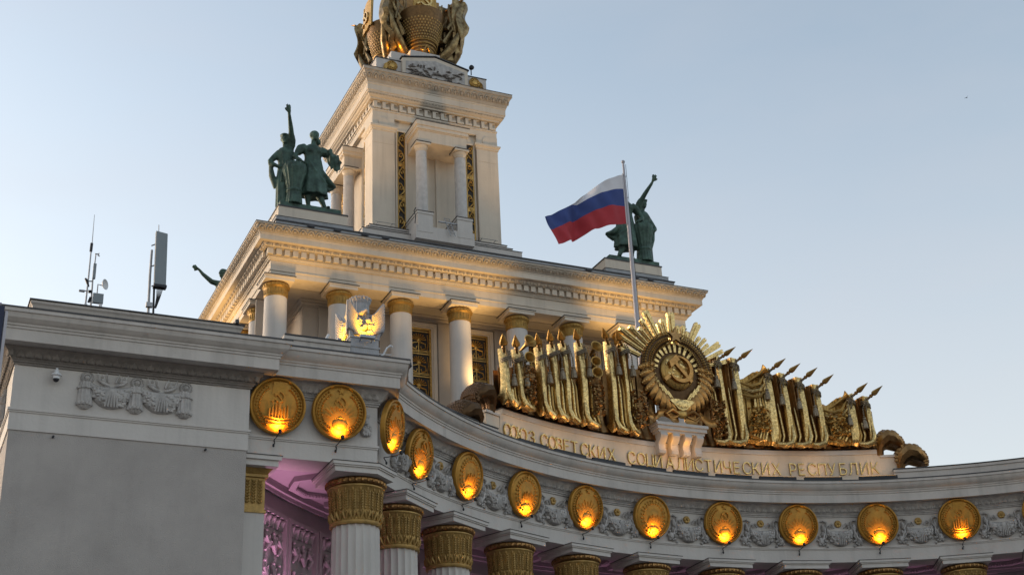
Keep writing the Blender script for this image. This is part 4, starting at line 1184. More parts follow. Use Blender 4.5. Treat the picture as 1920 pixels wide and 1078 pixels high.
# dentils and egg mouldings on the two faces in view
dm = MB(); dm.box(-0.155, 0.155, -0.15, 0.01, 0.0, 0.34)
dme = dm.mesh('dentil'); dme.materials.append(M['cream'])
DS = 0.482
x0, x1, y0 = HX0 + IN - 0.26, HX1 - IN + 0.26, HY0 + IN - 0.26
nd = int((x1 - x0) / DS)
for i in range(nd + 1):
    t = i / nd
    link('dentil', dme, hall, tr(x0 + 0.14 + (x1 - x0 - 0.28) * t, y0 - 0.003, 34.305))
for i in range(1, nd + 1):
    link('dentil', dme, hall, tr(HX0 + IN - 0.26 - 0.003, y0 + 0.14 + (HY1 - HY0 - 2 * IN) * i / nd, 34.305) @ Matrix.Rotation(-PI / 2, 4, 'Z'))
def egg_course(nm, n, out, z, rx, rz, mt, sides=('f', 'l'), x0=HX0, x1=HX1, y0=HY0, y1=HY1, par=hall, tilt=0.0):
    m = MB()
    for sd_ in sides:
        for i in range(n):
            t = (i + 0.5) / n
            if sd_ == 'f': m.T = tr(x0 + out + (x1 - x0 - 2 * out) * t, y0 + out, z)
            else: m.T = tr(x0 + out, y0 + out + (y1 - y0 - 2 * out) * t, z) @ Matrix.Rotation(-PI / 2, 4, 'Z')
            m.T = m.T @ Matrix.Rotation(tilt, 4, 'X')
            m.blob((0, 0, 0), (rx, 0.07, rz), 8, 5)
            m.box(rx * 1.12, rx * 1.3, -0.05, 0.03, -rz, rz)
    m.T = Matrix.Identity(4)
    return tag(m.build(nm, mt, par, smooth=True), kind='stuff')
egg_course('egg_moulding', 58, IN - 0.53, 34.82, 0.17, 0.13, 'creamdark', tilt=-0.3)
# palmettes on the top moulding
def palmettes(nm, n, out, z, w, h, mt, par, x0, x1, y0, y1, tilt, kind='stuff'):
    pm = MB()
    pm.tube([(-w * 0.42, 0, -h * 0.45), (-w * 0.44, -0.04, 0.0), (-w * 0.25, -0.06, h * 0.42), (0, -0.07, h * 0.5), (w * 0.25, -0.06, h * 0.42), (w * 0.44, -0.04, 0.0), (w * 0.42, 0, -h * 0.45)], 0.035, 5)
    pm.blob((0, -0.02, -h * 0.05), (w * 0.20, 0.06, h * 0.34), 7, 5)
    m = MB()
    for sd_ in ('f', 'l'):
        for i in range(n):
            t = (i + 0.5) / n
            if sd_ == 'f': T = tr(x0 + out + (x1 - x0 - 2 * out) * t, y0 + out, z)
            else: T = tr(x0 + out, y0 + out + (y1 - y0 - 2 * out) * t, z) @ Matrix.Rotation(-PI / 2, 4, 'Z')
            m.T = T @ Matrix.Rotation(tilt, 4, 'X'); m.add(pm.v, pm.f)
    m.T = Matrix.Identity(4)
    return tag(m.build(nm, mt, par, smooth=True), kind=kind)
palmettes('palmette_moulding', 62, IN - 1.06, 35.51, 0.44, 0.30, 'creamdark', hall, HX0, HX1, HY0, HY1, 0.6)
# roof: blocking course with flashing
m = MB(); m.box(XC - 13.27, XC + 13.27, 68.85, 95.4, 36.22, 36.84); m.build('blocking_course', 'roofmetal', hall)
m = MB(); m.box(XC - 13.33, XC + 13.33, 68.79, 95.4, 36.843, 36.91); m.build('roof_flashing', 'flash', hall)
for x in (19.6, 21.2, 22.9, 24.2, 37.8, 41.2, 42.3):
    m = MB(); m.box(x, x + 0.42, 68.72, 68.80, 36.70, 36.80); m.build('gutter_hook', 'flash', hall)
m = MB(); m.box(HX0 + 2.6, HX1 - 2.6, HY0 + 2.6, HY1 - 2.6, 33.15, 36.2); m.build('attic_core', 'cella', hall)
# ceiling of the colonnade
hsweep('colonnade_ceiling', [(-1.302, 33.30), (-4.2, 33.30)], 'cella')
# hall walls set behind the columns
CI = 3.87
cw = sq(CI)
m = MB(); m.box(HX0 + CI, HX1 - CI, HY0 + CI, HY1 - CI, -1.7, 33.29); m.build('wall', 'cella', hall)
hsweep('wall_moulding', [(0.002, 32.72), (0.06, 32.72), (0.06, 32.84), (0.14, 32.90), (0.14, 33.02), (0.22, 33.1), (0.22, 33.2), (0.002, 33.2)], 'cella', cw)
# columns
def round_col(r, z0, z1): 
    m = MB(); m.lathe([(r * 1.16, z0), (r * 1.12, z0 + (z1 - z0) * 0.35), (r, z1)], 28); return m
hcm = round_col(0.635, 20.0, 31.98).mesh('shaft', True); hcm.materials.append(M['stone'])
m = MB()
m.lathe([(0.5, 31.96), (0.655, 31.96), (0.67, 32.0), (0.67, 32.05), (0.655, 32.08), (0.655, 32.42), (0.69, 32.5), (0.75, 32.56), (0.765, 32.64), (0.75, 32.72), (0.68, 32.8), (0.4, 32.805)], 32)
for k in range(24):
    a = 2 * PI * k / 24
    m.blob((0.745 * math.cos(a), 0.745 * math.sin(a), 32.62), (0.055, 0.055, 0.075), 6, 4)
    for j in range(3): m.blob((0.66 * math.cos(a), 0.66 * math.sin(a), 32.14 + 0.11 * j), (0.035, 0.035, 0.055), 5, 4)
hkm = m.mesh('capital', True); hkm.materials.append(M['hallgold'])
m = MB(); m.box(-0.84, 0.84, -0.84, 0.84, 32.81, 33.0); m.box(-0.88, 0.88, -0.88, 0.88, 33.002, 33.075); ham = m.mesh('abacus'); ham.materials.append(M['cream'])
m = MB(); m.box(-0.92, 0.92, -0.92, 0.92, 33.077, 33.115); hfm = m.mesh('abacus_flashing'); hfm.materials.append(M['flash'])
def hall_col(x, y):
    T = tr(x, y, 0)
    c = link('column', hcm, hall, T)
    link('capital', hkm, c, T); link('abacus', ham, c, T); link('abacus_flashing', hfm, c, T)
HCX = [XC + 3.74 * (k - 3.5) for k in range(8)]
for x in HCX: hall_col(x, HY0 + 1.77)
for k in range(1, 5): hall_col(HX0 + 1.77, HY0 + 1.77 + 3.74 * k)
# gilded grilles in stone frames between the columns
def grille_mesh(w, h):
    m = MB()
    m.box(-w, -w + 0.13, -0.10, 0, 0, h); m.box(w - 0.13, w, -0.10, 0, 0, h)
    m.box(-w + 0.13, w - 0.13, -0.10, 0, h - 0.13, h)
    for i in range(int(h / 0.24)):
        for s in (-1, 1): m.blob((s * (w - 0.065), -0.11, 0.12 + 0.24 * i), (0.05, 0.03, 0.08), 6, 4)
    rows = int(h / 1.45)
    for r in range(rows + 1):
        z = h - 0.30 - 1.45 * r
        if z < 1.2: break
        m.box(-w + 0.14, w - 0.14, -0.07, -0.01, z + 0.04, z + 0.11)
        for k in range(9):                    # fan of rays
            a = R_(10 + 20 * k)
            m.tube([(0.12 * math.cos(a), -0.05, z - 0.50 + 0.12 * math.sin(a)), (0.48 * math.cos(a), -0.05, z - 0.50 + 0.44 * math.sin(a))], [0.025, 0.045], 4)
        m.blob((0, -0.06, z - 0.50), (0.14, 0.05, 0.14), 8, 5)
        for s in (-1, 1):
            m.tube([(s * 0.05, -0.05, z - 0.62), (s * 0.42, -0.05, z - 0.72), (s * 0.46, -0.05, z - 1.0), (s * 0.18, -0.05, z - 1.1), (s * 0.12, -0.05, z - 0.9)], 0.045, 5)
            m.tube([(s * 0.56, -0.05, z - 0.1), (s * 0.62, -0.05, z - 0.6), (s * 0.54, -0.05, z - 1.2)], 0.03, 4)
        m.tube([(0, -0.05, z - 0.62), (0, -0.05, z - 1.3)], 0.04, 5)
        m.box(-w + 0.14, w - 0.14, -0.06, -0.01, z - 1.26, z - 1.21); m.box(-w + 0.14, w - 0.14, -0.06, -0.01, z - 1.17, z - 1.14)
    return m
GH = 11.5
gmh = grille_mesh(0.80, GH).mesh('grille', True); gmh.materials.append(M['goldmat'])
fm = MB(); fm.box(-1.14, -0.93, -0.16, 0, 0, GH + 0.32); fm.box(0.93, 1.14, -0.16, 0, 0, GH + 0.32); fm.box(-0.93, 0.93, -0.16, 0, GH + 0.12, GH + 0.32)
fm.box(-0.928, -0.805, -0.08, 0, 0, GH + 0.118); fm.box(0.805, 0.928, -0.08, 0, 0, GH + 0.118); fm.box(-0.804, 0.804, -0.08, 0, GH + 0.005, GH + 0.117)
fme = fm.mesh('door_frame'); fme.materials.append(M['cream'])
bm = MB(); bm.box(-0.80, 0.80, -0.02, 0.0, 0, GH); bme = bm.mesh('grille_backing'); bme.materials.append(M['grille'])
YW = HY0 + CI
for k in range(7):
    x = (HCX[k] + HCX[k + 1]) / 2
    if 1 <= k <= 5:
        T = tr(x, YW - 0.004, 32.28 - GH)
        f = link('door_frame', fme, hall, T)
        link('grille_backing', bme, f, T @ tr(0, -0.004, 0)); link('grille', gmh, f, T @ tr(0, -0.01, 0))
for k in range(8):                            # flat pilasters behind each column
    m = MB(); m.box(HCX[k] - 0.62, HCX[k] + 0.62, YW - 0.12, YW - 0.003, 18, 32.70); m.build('pilaster', 'cella', hall)
# floodlights hidden on the terrace roof that warm the hall's columns and cornice
m = MB(); m.box(12, 50, 63.0, HY1, 10.0, 21.76); m.build('terrace', 'roofmetal', hall)
def hall_flood(loc, tgt, e, ang=70, col=WARM, size=0.2):
    m = MB(); m.box(-0.2, 0.2, -0.14, 0.14, -0.16, 0.10)
    fl = m.build('floodlight', 'dark', hall, T=Matrix.Translation(Vector(loc)) @ (Vector(tgt) - Vector(loc)).to_track_quat('Y', 'Z').to_matrix().to_4x4())
    if loc[2] > 22.1:
        m = MB(); m.tube([(loc[0], loc[1], 21.761), (loc[0], loc[1], loc[2] - 0.12)], 0.04, 6); m.build('lamp_post', 'dark', hall)
    d = (Vector(tgt) - Vector(loc)).normalized()
    lamp('hall_light', 'SPOT', Vector(loc) + d * 0.22, e * 0.8, col, fl, target=tgt, size=0.5, angle=ang + 14, blend=1.0)
hall_flood((30.6, 67.6, 27.2), (29.15, 69.0, 30.0), 330, 75)
hall_flood((18.6, 65.8, 27.5), (18.8, 67.6, 35.0), 900, 50)
hall_flood((31.5, 65.6, 27.5), (29.0, 67.6, 35.2), 1000, 46)
hall_flood((38.6, 65.7, 28.0), (39.8, 67.6, 35.0), 1100, 50)
hall_flood((24.5, 65.6, 27.5), (24.0, 67.6, 35.0), 420, 55)
hall_flood((44.5, 65.6, 28.0), (43.8, 67.6, 35.0), 420, 50)
hall_flood((14.3, 76.0, 27.0), (16.3, 78.5, 35.2), 1500, 60)
for x in (23.5, 27.3, 31.0, 34.8, 38.5): hall_flood((x, 70.4, 22.0), (x, 70.6, 33.2), 170, 60)

# ================================================================== tower
TX0, TX1, TY0 = 25.391, 36.649, 75.888
TY1 = TY0 + (TX1 - TX0)
tow = thing('tower', (XC, (TY0 + TY1) / 2, 36.9), 'square cream tower rising from the hall roof with paired columns and gold scroll strips', 'tower')
TI = 0.93
tp = sq(TI, TX0, TX1, TY0, TY1)
def tsweep(nm, pr, mt, path=tp, smooth=False):
    m = MB(); m.sweep(pr, path, True); return m.build(nm, mt, tow, smooth=smooth)
m = MB(); m.box(TX0 + 1.25, TX1 - 1.25, TY0 + 1.25, TY1 - 1.25, 36.92, 53.6); m.build('core', 'cream', tow)
# stepped base
for nm, o, z0, z1 in (('base_step', -0.1, 36.92, 41.02), ('base_step', 0.38, 41.06, 41.42), ('base_step', 0.66, 41.46, 41.76)):
    q = sq(o, TX0, TX1, TY0, TY1)
    m = MB(); m.box(q[0][0], q[2][0], q[1][1], q[0][1], z0, z1); m.build(nm, 'stone', tow)
    m = MB(); m.box(q[0][0] - 0.04, q[2][0] + 0.04, q[1][1] - 0.04, q[0][1], z1 + 0.002, z1 + 0.036); m.build('step_flashing', 'flash', tow)
# corner piers
wx0, wx1, wy0, wy1 = TX0 + TI, TX1 - TI, TY0 + TI, TY1 - TI
for cx in (0, 1):
    for cy in (0, 1):
        xa, xb = (wx0, wx0 + 1.62) if cx == 0 else (wx1 - 1.62, wx1)
        ya, yb = (wy0, wy0 + 1.62) if cy == 0 else (wy1 - 1.62, wy1)
        m = MB(); m.box(xa, xb, ya, yb, 41.8, 48.28); m.box(xa + 0.012, xb - 0.012, ya + 0.012, yb - 0.012, 48.282, 48.30); m.box(xa, xb, ya, yb, 48.302, 49.30); p = m.build('corner_pier', 'cream', tow)
        m = MB(); m.sweep([(0.0, 49.302), (0.06, 49.33), (0.06, 49.42), (0.12, 49.48), (0.18, 49.56), (0.18, 49.68), (0.0, 49.69)], [(xa, yb), (xa, ya), (xb, ya), (xb, yb)], True); m.build('pier_capital', 'cream', p)
        m = MB(); m.box(xa + 0.003, xb - 0.003, ya + 0.003, yb - 0.003, 49.3, 50.45); m.build('pier_head', 'cream', p)
        if cy == 0:
            m = MB(); m.T = tr((xa + xb) / 2, ya + 0.0, 49.98) @ Matrix.Rotation(PI / 2, 4, 'X'); m.lathe([(0.30, 0.0), (0.36, 0.0), (0.36, 0.05), (0.30, 0.05)], 28); m.build('ring_ornament', 'cream', p, smooth=True)
tsweep('architrave', [(-1.0, 50.40), (-0.02, 50.40), (-0.02, 50.86), (0.03, 50.88), (0.03, 50.99), (-0.1, 50.99)], 'cream')
tsweep('meander_band', [(-0.06, 50.992), (-0.06, 51.62), (0.10, 51.62)], 'creamdark')
tsweep('cornice', [(0.10, 51.622), (0.22, 51.64), (0.22, 51.74), (0.34, 51.80), (0.42, 51.90), (0.42, 51.98), (0.46, 52.0), (0.46, 52.10), (0.52, 52.12), (0.52, 52.58), (0.56, 52.62), (0.56, 52.70)], 'cream')
tsweep('cyma_moulding', [(0.56, 52.702), (0.60, 52.76), (0.66, 52.96), (0.76, 53.22), (0.86, 53.44), (0.88, 53.50), (0.93, 53.50), (0.93, 53.72)], 'creamdark')
tsweep('flashing', [(0.95, 53.722), (0.95, 53.76), (-2.2, 53.95), (-2.2, 53.9)], 'flash')
palmettes('palmette_moulding', 22, TI - 0.74, 53.12, 0.46, 0.46, 'creamdark', tow, TX0, TX1, TY0, TY1, 0.42)
egg_course('egg_moulding', 44, TI - 0.40, 51.93, 0.085, 0.05, 'creamdark', x0=TX0, x1=TX1, y0=TY0, y1=TY1, par=tow)
# meander blocks
mb = MB(); mb.box(-0.25, -0.02, -0.16, 0.0, 0.0, 0.50); mb.box(-0.018, 0.25, -0.16, 0.0, 0.0, 0.16); mb.box(-0.25, 0.18, -0.13, 0.0, 0.502, 0.58)
mbm = mb.mesh('meander_block'); mbm.materials.append(M['cream'])
for i in range(15):
    x = wx0 + 0.34 + (wx1 - wx0 - 0.68) * i / 14
    link('meander_block', mbm, tow, tr(x, wy0 + 0.058, 51.02))
    link('meander_block', mbm, tow, tr(wx0 + 0.058, wy0 + 0.34 + (wy1 - wy0 - 0.68) * i / 14, 51.02) @ Matrix.Rotation(-PI / 2, 4, 'Z'))
# recessed wall with gold scroll strips
RW = wy0 + 0.30
m = MB(); m.box(wx0 + 1.63, wx1 - 1.63, RW, RW + 0.4, 41.8, 50.4); m.build('recessed_wall', 'cream', tow)
def scroll_strip(h):
    m = MB()
    w = 0.245
    n = 6
    for i in range(n):
        z = h * (i + 0.5) / n
        s = 1 if i % 2 else -1
        m.tube([(s * 0.20, -0.06, z - 0.55), (s * 0.02, -0.07, z - 0.40), (-s * 0.18, -0.07, z - 0.15), (-s * 0.10, -0.07, z + 0.18), (s * 0.10, -0.07, z + 0.20), (s * 0.14, -0.07, z - 0.02), (0, -0.07, z - 0.08), (-s * 0.03, -0.08, z + 0.06)], [0.03, 0.05, 0.06, 0.055, 0.05, 0.05, 0.045, 0.04], 6)
        m.tube([(-s * 0.10, -0.06, z + 0.18), (s * 0.05, -0.07, z + 0.40), (s * 0.2, -0.06, z + 0.5)], [0.05, 0.05, 0.02], 5)
        m.blob((s * 0.15, -0.06, z + 0.38), (0.06, 0.04, 0.09), 6, 4); m.blob((-s * 0.18, -0.06, z - 0.42), (0.06, 0.04, 0.10), 6, 4)
        if i % 2 == 1 and i < n - 1: m.box(-w, w, -0.055, 0, z + h / n / 2 - 0.17, z + h / n / 2 + 0.17); m.blob((0, -0.06, z + h / n / 2), (0.12, 0.05, 0.12), 8, 5)
    for s in (-1, 1): m.box(s * w - 0.03, s * w + 0.03, -0.06, 0, 0, h)
    return m
SH = 7.75
stm = scroll_strip(SH).mesh('scrollwork', True); stm.materials.append(M['goldmat'])
sbm = MB(); sbm.box(-0.245, 0.245, -0.02, 0, 0, SH); sbme = sbm.mesh('strip_backing'); sbme.materials.append(M['grille'])
for x in (28.50, 33.62):
    T = tr(x, RW - 0.003, 41.85)
    f = MB(); f.box(-0.42, -0.30, -0.08, 0, 0, SH + 0.12); f.box(0.30, 0.42, -0.08, 0, 0, SH + 0.12); f.box(-0.30, 0.30, -0.08, 0, SH + 0.003, SH + 0.12)
    s_ = f.build('strip_frame', 'cream', tow, T=T)
    link('strip_backing', sbme, s_, T); link('scrollwork', stm, s_, T @ tr(0, -0.006, 0))
    T = tr(wx0 + 0.28, wy0 + (x - wx0), 41.85) @ Matrix.Rotation(-PI / 2, 4, 'Z')
    link('scrollwork', stm, tow, T)
# aedicules: two columns under a block of entablature
def aedicule(T, par=None):
    ax0, ax1, ay = 28.97 - XC, 32.51 - XC + 0.0, 74.95 - 81.5
    xc = (ax0 + ax1) / 2
    def bd(m, nm, mt, p=tow): return m.build(nm, mt, p, T=T)
    yb = RW - 81.5
    m = MB(); m.box(ax0, ax1, ay, yb - 0.003, 47.86, 48.72); m.box(ax0 - 0.05, ax1 + 0.05, ay - 0.05, yb - 0.003, 48.722, 48.80); m.box(ax0 - 0.12, ax1 + 0.12, ay - 0.12, yb - 0.003, 48.802, 49.06); m.box(ax0 - 0.18, ax1 + 0.18, ay - 0.18, yb - 0.003, 49.062, 49.40)
    e = bd(m, 'entablature_block', 'cream')
    m = MB(); m.box(ax0 - 0.21, ax1 + 0.21, ay - 0.21, yb - 0.003, 49.402, 49.45); m.build('block_flashing', 'flash', e, T=T)
    for x in (ax0 + 0.35, ax1 - 0.35):
        Tc = T @ tr(x, ay + 0.46, 0)
        m = MB(); m.lathe([(0.41, 42.45), (0.40, 44), (0.37, 47.2), (0.36, 47.25)], 24); c = m.build('column', 'rough', tow, smooth=True, T=Tc)
        m = MB(); m.lathe([(0.36, 47.252), (0.40, 47.27), (0.40, 47.33), (0.37, 47.36), (0.42, 47.5), (0.48, 47.58), (0.48, 47.64), (0.2, 47.66)], 24); m.build('capital', 'cream', c, smooth=True, T=Tc)
        m = MB(); m.box(-0.52, 0.52, -0.52, 0.52, 47.662, 47.80); m.build('abacus', 'cream', c, T=Tc)
        m = MB(); m.box(-0.55, 0.55, -0.55, 0.55, 47.802, 47.855); m.build('abacus_flashing', 'flash', c, T=Tc)
        m = MB(); m.box(-0.54, 0.54, -0.58, 1.7, 40.9, 42.22); m.box(-0.58, 0.58, -0.62, 1.7, 42.222, 42.40); pd = m.build('pedestal', 'stone', tow, T=Tc)
        m = MB(); m.box(-0.61, 0.61, -0.65, 1.7, 42.402, 42.448); m.build('pedestal_flashing', 'flash', pd, T=Tc)
    m = MB(); m.box(ax0 - 0.32, ax1 + 0.32, ay - 0.1, yb, 40.4, 41.35); bd(m, 'aedicule_base', 'stone')
    # paired pilaster strips on the wall between
    m = MB()
    for x in (-0.95, -0.55, 0.25): m.box(xc + x, xc + x + 0.30, yb - 0.16, yb - 0.004, 41.4, 47.9)
    bd(m, 'wall_strip', 'cream')
aedicule(tr(XC, 81.5, 0))
aedicule(tr(XC + 0.87, 81.517, 0) @ Matrix.Rotation(-PI / 2, 4, 'Z'))
# service ladder and pipe
m = MB()
for s in (0, 1): m.tube([(31.0 + 0.34 * s, 74.6, 40.8), (30.75 + 0.34 * s, 75.0, 42.25)], 0.025, 5)
for k in range(7): m.tube([(30.98 - 0.036 * k, 74.63 + 0.055 * k, 41.0 + 0.2 * k), (31.32 - 0.036 * k, 74.63 + 0.055 * k, 41.0 + 0.2 * k)], 0.02, 5)
m.box(30.3, 31.9, 74.9, 75.0, 41.86, 41.92)
m.build('ladder', 'galv', tow)
m = MB(); m.tube([(28.6, 74.7, 42.5), (28.45, 74.62, 42.2), (28.55, 74.6, 41.8), (28.5, 74.6, 41.3)], 0.035, 6); m.build('cable', 'dark', tow)
for x in (27.1, 34.6):
    m = MB(); m.tube([(x - 0.7, wy0 - 0.35, 42.0), (x + 0.7, wy0 - 0.35, 42.0)], 0.02, 5)
    for k in (-0.5, 0.5): m.tube([(x + k, wy0 - 0.35, 42.0), (x + k - 0.1, wy0 - 0.05, 41.8)], 0.02, 5)
    m.build('bird_rail', 'galv', tow)
# attic on top of the tower
m = MB(); m.box(26.85, 35.35, 77.5, 85.5, 53.76, 55.72); m.build('attic', 'stone', tow)
m = MB(); m.box(26.80, 35.40, 77.45, 85.55, 55.722, 55.78); m.build('attic_flashing', 'flash', tow)
AY = 77.22
m = MB(); m.plate([(28.72, 53.76), (33.78, 53.76), (33.78, 55.95), (31.25, 56.5), (28.72, 55.95)], AY, 77.49); pn = m.build('relief_tablet', 'cream', tow)
m = MB(); m.plate([(28.98, 53.95), (33.52, 53.95), (33.52, 55.72), (31.25, 56.2), (28.98, 55.72)], AY - 0.03, AY - 0.003); m.build('tablet_field', 'relief', pn)
m = MB(); rnd = random.Random(12)
for _ in range(60):
    x, z = rnd.uniform(29.2, 33.3), rnd.uniform(54.1, 55.6)
    a = rnd.uniform(0, PI); l = rnd.uniform(0.15, 0.4)
    m.tube([(x - l * math.cos(a), AY - 0.03, z - l * math.sin(a) * 0.5), (x, AY - 0.14, z), (x + l * math.cos(a), AY - 0.03, z + l * math.sin(a) * 0.5)], [0.03, 0.08, 0.02], 5)
m.build('tablet_relief', 'dirtrelief', pn, smooth=True)
m = MB(); m.sweep([(0, 56.0), (0, 56.0)], [(0, 0), (1, 0)]) if False else None
for s, p0, p1 in ((-1, (28.62, 55.97), (31.25, 56.56)), (1, (33.88, 55.97), (31.25, 56.56))):
    m = MB(); pts = [p0, (p1[0], p1[1]), (p1[0], p1[1] + 0.07), (p0[0], p0[1] + 0.07)]
    m.plate(pts if s < 0 else pts[::-1], AY - 0.08, 77.6); m.build('tablet_flashing', 'flash', pn)
for x in (28.0, 34.4):
    T = tr(x, 77.48, 55.22)
    m = MB(); m.T = Matrix.Rotation(PI / 2, 4, 'X')
    m.lathe([(0.0, 0.0), (0.42, 0.0), (0.42, 0.08), (0.36, 0.13), (0.30, 0.08), (0.24, 0.08), (0.18, 0.14), (0, 0.16)], 24)
    for k in range(10):
        a = 2 * PI * k / 10; m.blob((0.27 * math.cos(a), 0.27 * math.sin(a), 0.1), 0.05, 6, 4)
    m.T = Matrix.Identity(4)
    for k in range(5):
        m.tube([((-1 if x < 31 else 1) * (0.40 + 0.0 * k), -0.05, 0.1 - 0.1 * k), ((-1 if x < 31 else 1) * (0.62 + 0.03 * k), -0.10, -0.05 - 0.12 * k)], [0.07, 0.02], 5)
    m.build('gilded_rosette', 'goldmat', tow, smooth=True, T=T)
for nm, x0, x1, y0, z0, z1 in (('sculpture_plinth', 27.95, 34.0, 77.95, 55.79, 56.30), ('sculpture_plinth', 28.25, 33.3, 78.25, 56.303, 57.05), ('sculpture_plinth', 29.6, 31.9, 77.9, 56.305, 57.28)):
    m = MB(); m.box(x0, x1, y0, 84.4, z0, z1); m.build(nm, 'stone', tow)
for x, y in ((29.0, 77.6), (30.7, 77.5), (33.2, 77.6)):
    m = MB(); m.box(x, x + 0.3, y, y + 0.25, 56.31 if y < 77.55 else 56.31, 56.48); m.build('roof_box', 'dark', tow)
# warm floodlights of the tower
for loc, tgt, e, an in (((26.9, 74.2, 47.0), (27.0, 76.8, 51.4), 0, 70),):
    pass
def tow_flood(loc, tgt, e, ang=70):
    m = MB(); m.box(-0.15, 0.15, -0.1, 0.1, -0.12, 0.08)
    fl = m.build('floodlight', 'dark', tow, T=Matrix.Translation(Vector(loc)) @ (Vector(tgt) - Vector(loc)).to_track_quat('Y', 'Z').to_matrix().to_4x4())
    d = (Vector(tgt) - Vector(loc)).normalized()
    lamp('tower_light', 'SPOT', Vector(loc) + d * 0.16, e * 0.8, (1.0, 0.64, 0.30), fl, target=tgt, size=1.2, angle=ang, blend=1.0)
tow_flood((23.6, 71.0, 37.2), (28.0, 76.5, 52.3), 1900, 42)
tow_flood((38.4, 71.0, 37.2), (34.0, 76.5, 52.3), 1900, 42)
tow_flood((30.0, 71.0, 37.2), (30.6, 75.2, 47.5), 600, 26)
tow_flood((21.0, 77.0, 37.2), (25.8, 80.5, 51.0), 1500, 40)
# ================================================================== gilded sculpture on the tower
top = thing('tower_sculpture', (XC, 81.5, 57.0), 'gilded group of wheat baskets, shields and draped banners crowning the tower', 'sculpture')
def basket():
    m = MB()
    prof = [(0.0, 57.2), (0.85, 57.25), (0.92, 57.6), (1.02, 58.3), (1.24, 59.0), (1.46, 59.8), (1.62, 60.5), (1.70, 61.2), (1.4, 61.25)]
    m.lathe(prof, 28)
    return m
def grains():
    m = MB()
    for row in range(8):
        z = 58.75 + 0.22 * row
        r = 1.20 + (z - 58.9) * 0.24
        n = 19
        for k in range(n):
            a = PI + PI * (k + 0.5 * (row % 2)) / n
            m.blob((r * math.cos(a), r * math.sin(a), z), (0.085, 0.085, 0.10), 6, 4)
    for row in range(4):
        z = 57.7 + 0.27 * row
        r = 0.93 + 0.07 * row
        m.tube([(r * math.cos(PI + PI * k / 12), r * math.sin(PI + PI * k / 12), z + 0.10 * math.sin(PI * k / 12)) for k in range(13)], 0.07, 6)
    m.tube([(-0.3, -1.0, 57.5), (0.0, -1.05, 58.1), (0.35, -1.0, 57.6)], 0.09, 6); m.tube([(0.3, -1.0, 57.5), (0.05, -1.07, 58.05), (-0.25, -1.0, 57.7)], 0.09, 6)
    return m
bme1 = basket().mesh('wheat_basket', True); bme1.materials.append(M['basket'])
gme1 = grains().mesh('wheat_ears', True); gme1.materials.append(M['goldold'])
def shield_mesh():
    m = MB()
    def fn(u, v):
        x = (u - 0.5) * 1.7
        z = 61.0 + 2.6 * v + 0.12 * math.sin(u * 10) * (1 - v)
        return (x, -1.62 - 0.10 * math.cos((u - 0.5) * PI) - 0.16 * (1 - v) + 0.10 * abs(math.sin(u * 7)) * (1 - v) ** 2, z)
    m.sheet(fn, 18, 10, 0.16)
    m.tube([(-0.86, -1.66, 61.0), (-0.84, -1.62, 63.5)], 0.09, 6); m.tube([(0.86, -1.66, 61.0), (0.84, -1.62, 63.5)], 0.09, 6)
    return m
shme = shield_mesh().mesh('shield', True); shme.materials.append(M['goldmat'])
hm = MB(); hammer_sickle(hm, 0.86, -1.90, -1.62, 0.02, 62.05); hsme = hm.mesh('hammer_and_sickle'); hsme.materials.append(M['gold'])
def big_banner():
    """flag on a staff leaning outwards along +x (away from the axis); the cloth hangs in folds below the staff"""
    m = MB()
    rr = [(0, 0.9), (1, 4.5)]
    zt = [(0, 61.9), (0.3, 62.3), (0.6, 63.0), (0.85, 63.3), (1, 63.05)]
    zb = [(0, 58.2), (0.2, 57.75), (0.45, 57.6), (0.65, 57.95), (0.8, 58.7), (0.92, 59.9), (1, 60.7)]
    def cv(p, t):
        for (a, b), (c, d) in zip(p[:-1], p[1:]):
            if a <= t <= c: return b + (d - b) * (t - a) / (c - a)
        return p[-1][1]
    def fn(u, v):
        r = cv(rr, u) + 0.25 * math.sin(v * 5 + u * 2) * (1 - v) * u
        z = cv(zb, u) + (cv(zt, u) - cv(zb, u)) * v
        y = 0.34 * math.sin(u * 19 + 2.2 * v) * (0.45 + 0.55 * v) + 0.14 * math.sin(u * 41 - 3 * v) - 0.28 * math.sin(PI * min(1, v * 1.2)) - 0.15
        return (r, y, z)
    m.sheet(fn, 48, 26, 0.42)
    for s in (-1, 1):
        m.tube([(1.0, s * 0.35, 58.2), (1.9, s * 0.62, 57.75), (2.7, s * 0.66, 57.85), (3.5, s * 0.5, 58.7), (3.95, s * 0.35, 59.6), (4.3, s * 0.2, 60.5)], [0.2, 0.34, 0.40, 0.36, 0.26, 0.1], 10)
        m.tube([(1.3, s * 0.45, 60.8), (2.2, s * 0.75, 59.4), (3.0, s * 0.7, 59.2), (3.7, s * 0.4, 60.6)], [0.10, 0.28, 0.26, 0.08], 8)
        m.tube([(2.0, s * 0.4, 61.9), (2.5, s * 0.68, 60.7), (3.3, s * 0.55, 60.4), (3.9, s * 0.3, 61.6)], [0.08, 0.22, 0.22, 0.08], 8)
        m.tube([(1.4, s * 0.3, 62.0), (1.75, s * 0.55, 60.4), (1.8, s * 0.7, 58.6)], [0.08, 0.2, 0.2], 8)
        m.tube([(3.3, s * 0.25, 62.9), (3.45, s * 0.5, 61.6), (3.7, s * 0.45, 60.2)], [0.08, 0.18, 0.12], 8)
    return m
bbme = big_banner().mesh('draped_banner', True); bbme.materials.append(M['towergold'])
m = MB(); d = Vector((0.80, 0.0, 0.36)).normalized(); b0 = Vector((4.1, 0.05, 63.15)); m.tube([b0 - d * 3.0, b0 + d * 0.5], 0.09, 7); m.tube([b0 + d * 0.45, b0 + d * 0.62, b0 + d * 1.1], [0.07, 0.17, 0.01], 8, 0.5); sp2 = m.mesh('spear_head', True); sp2.materials.append(M['golddark'])
m = MB()
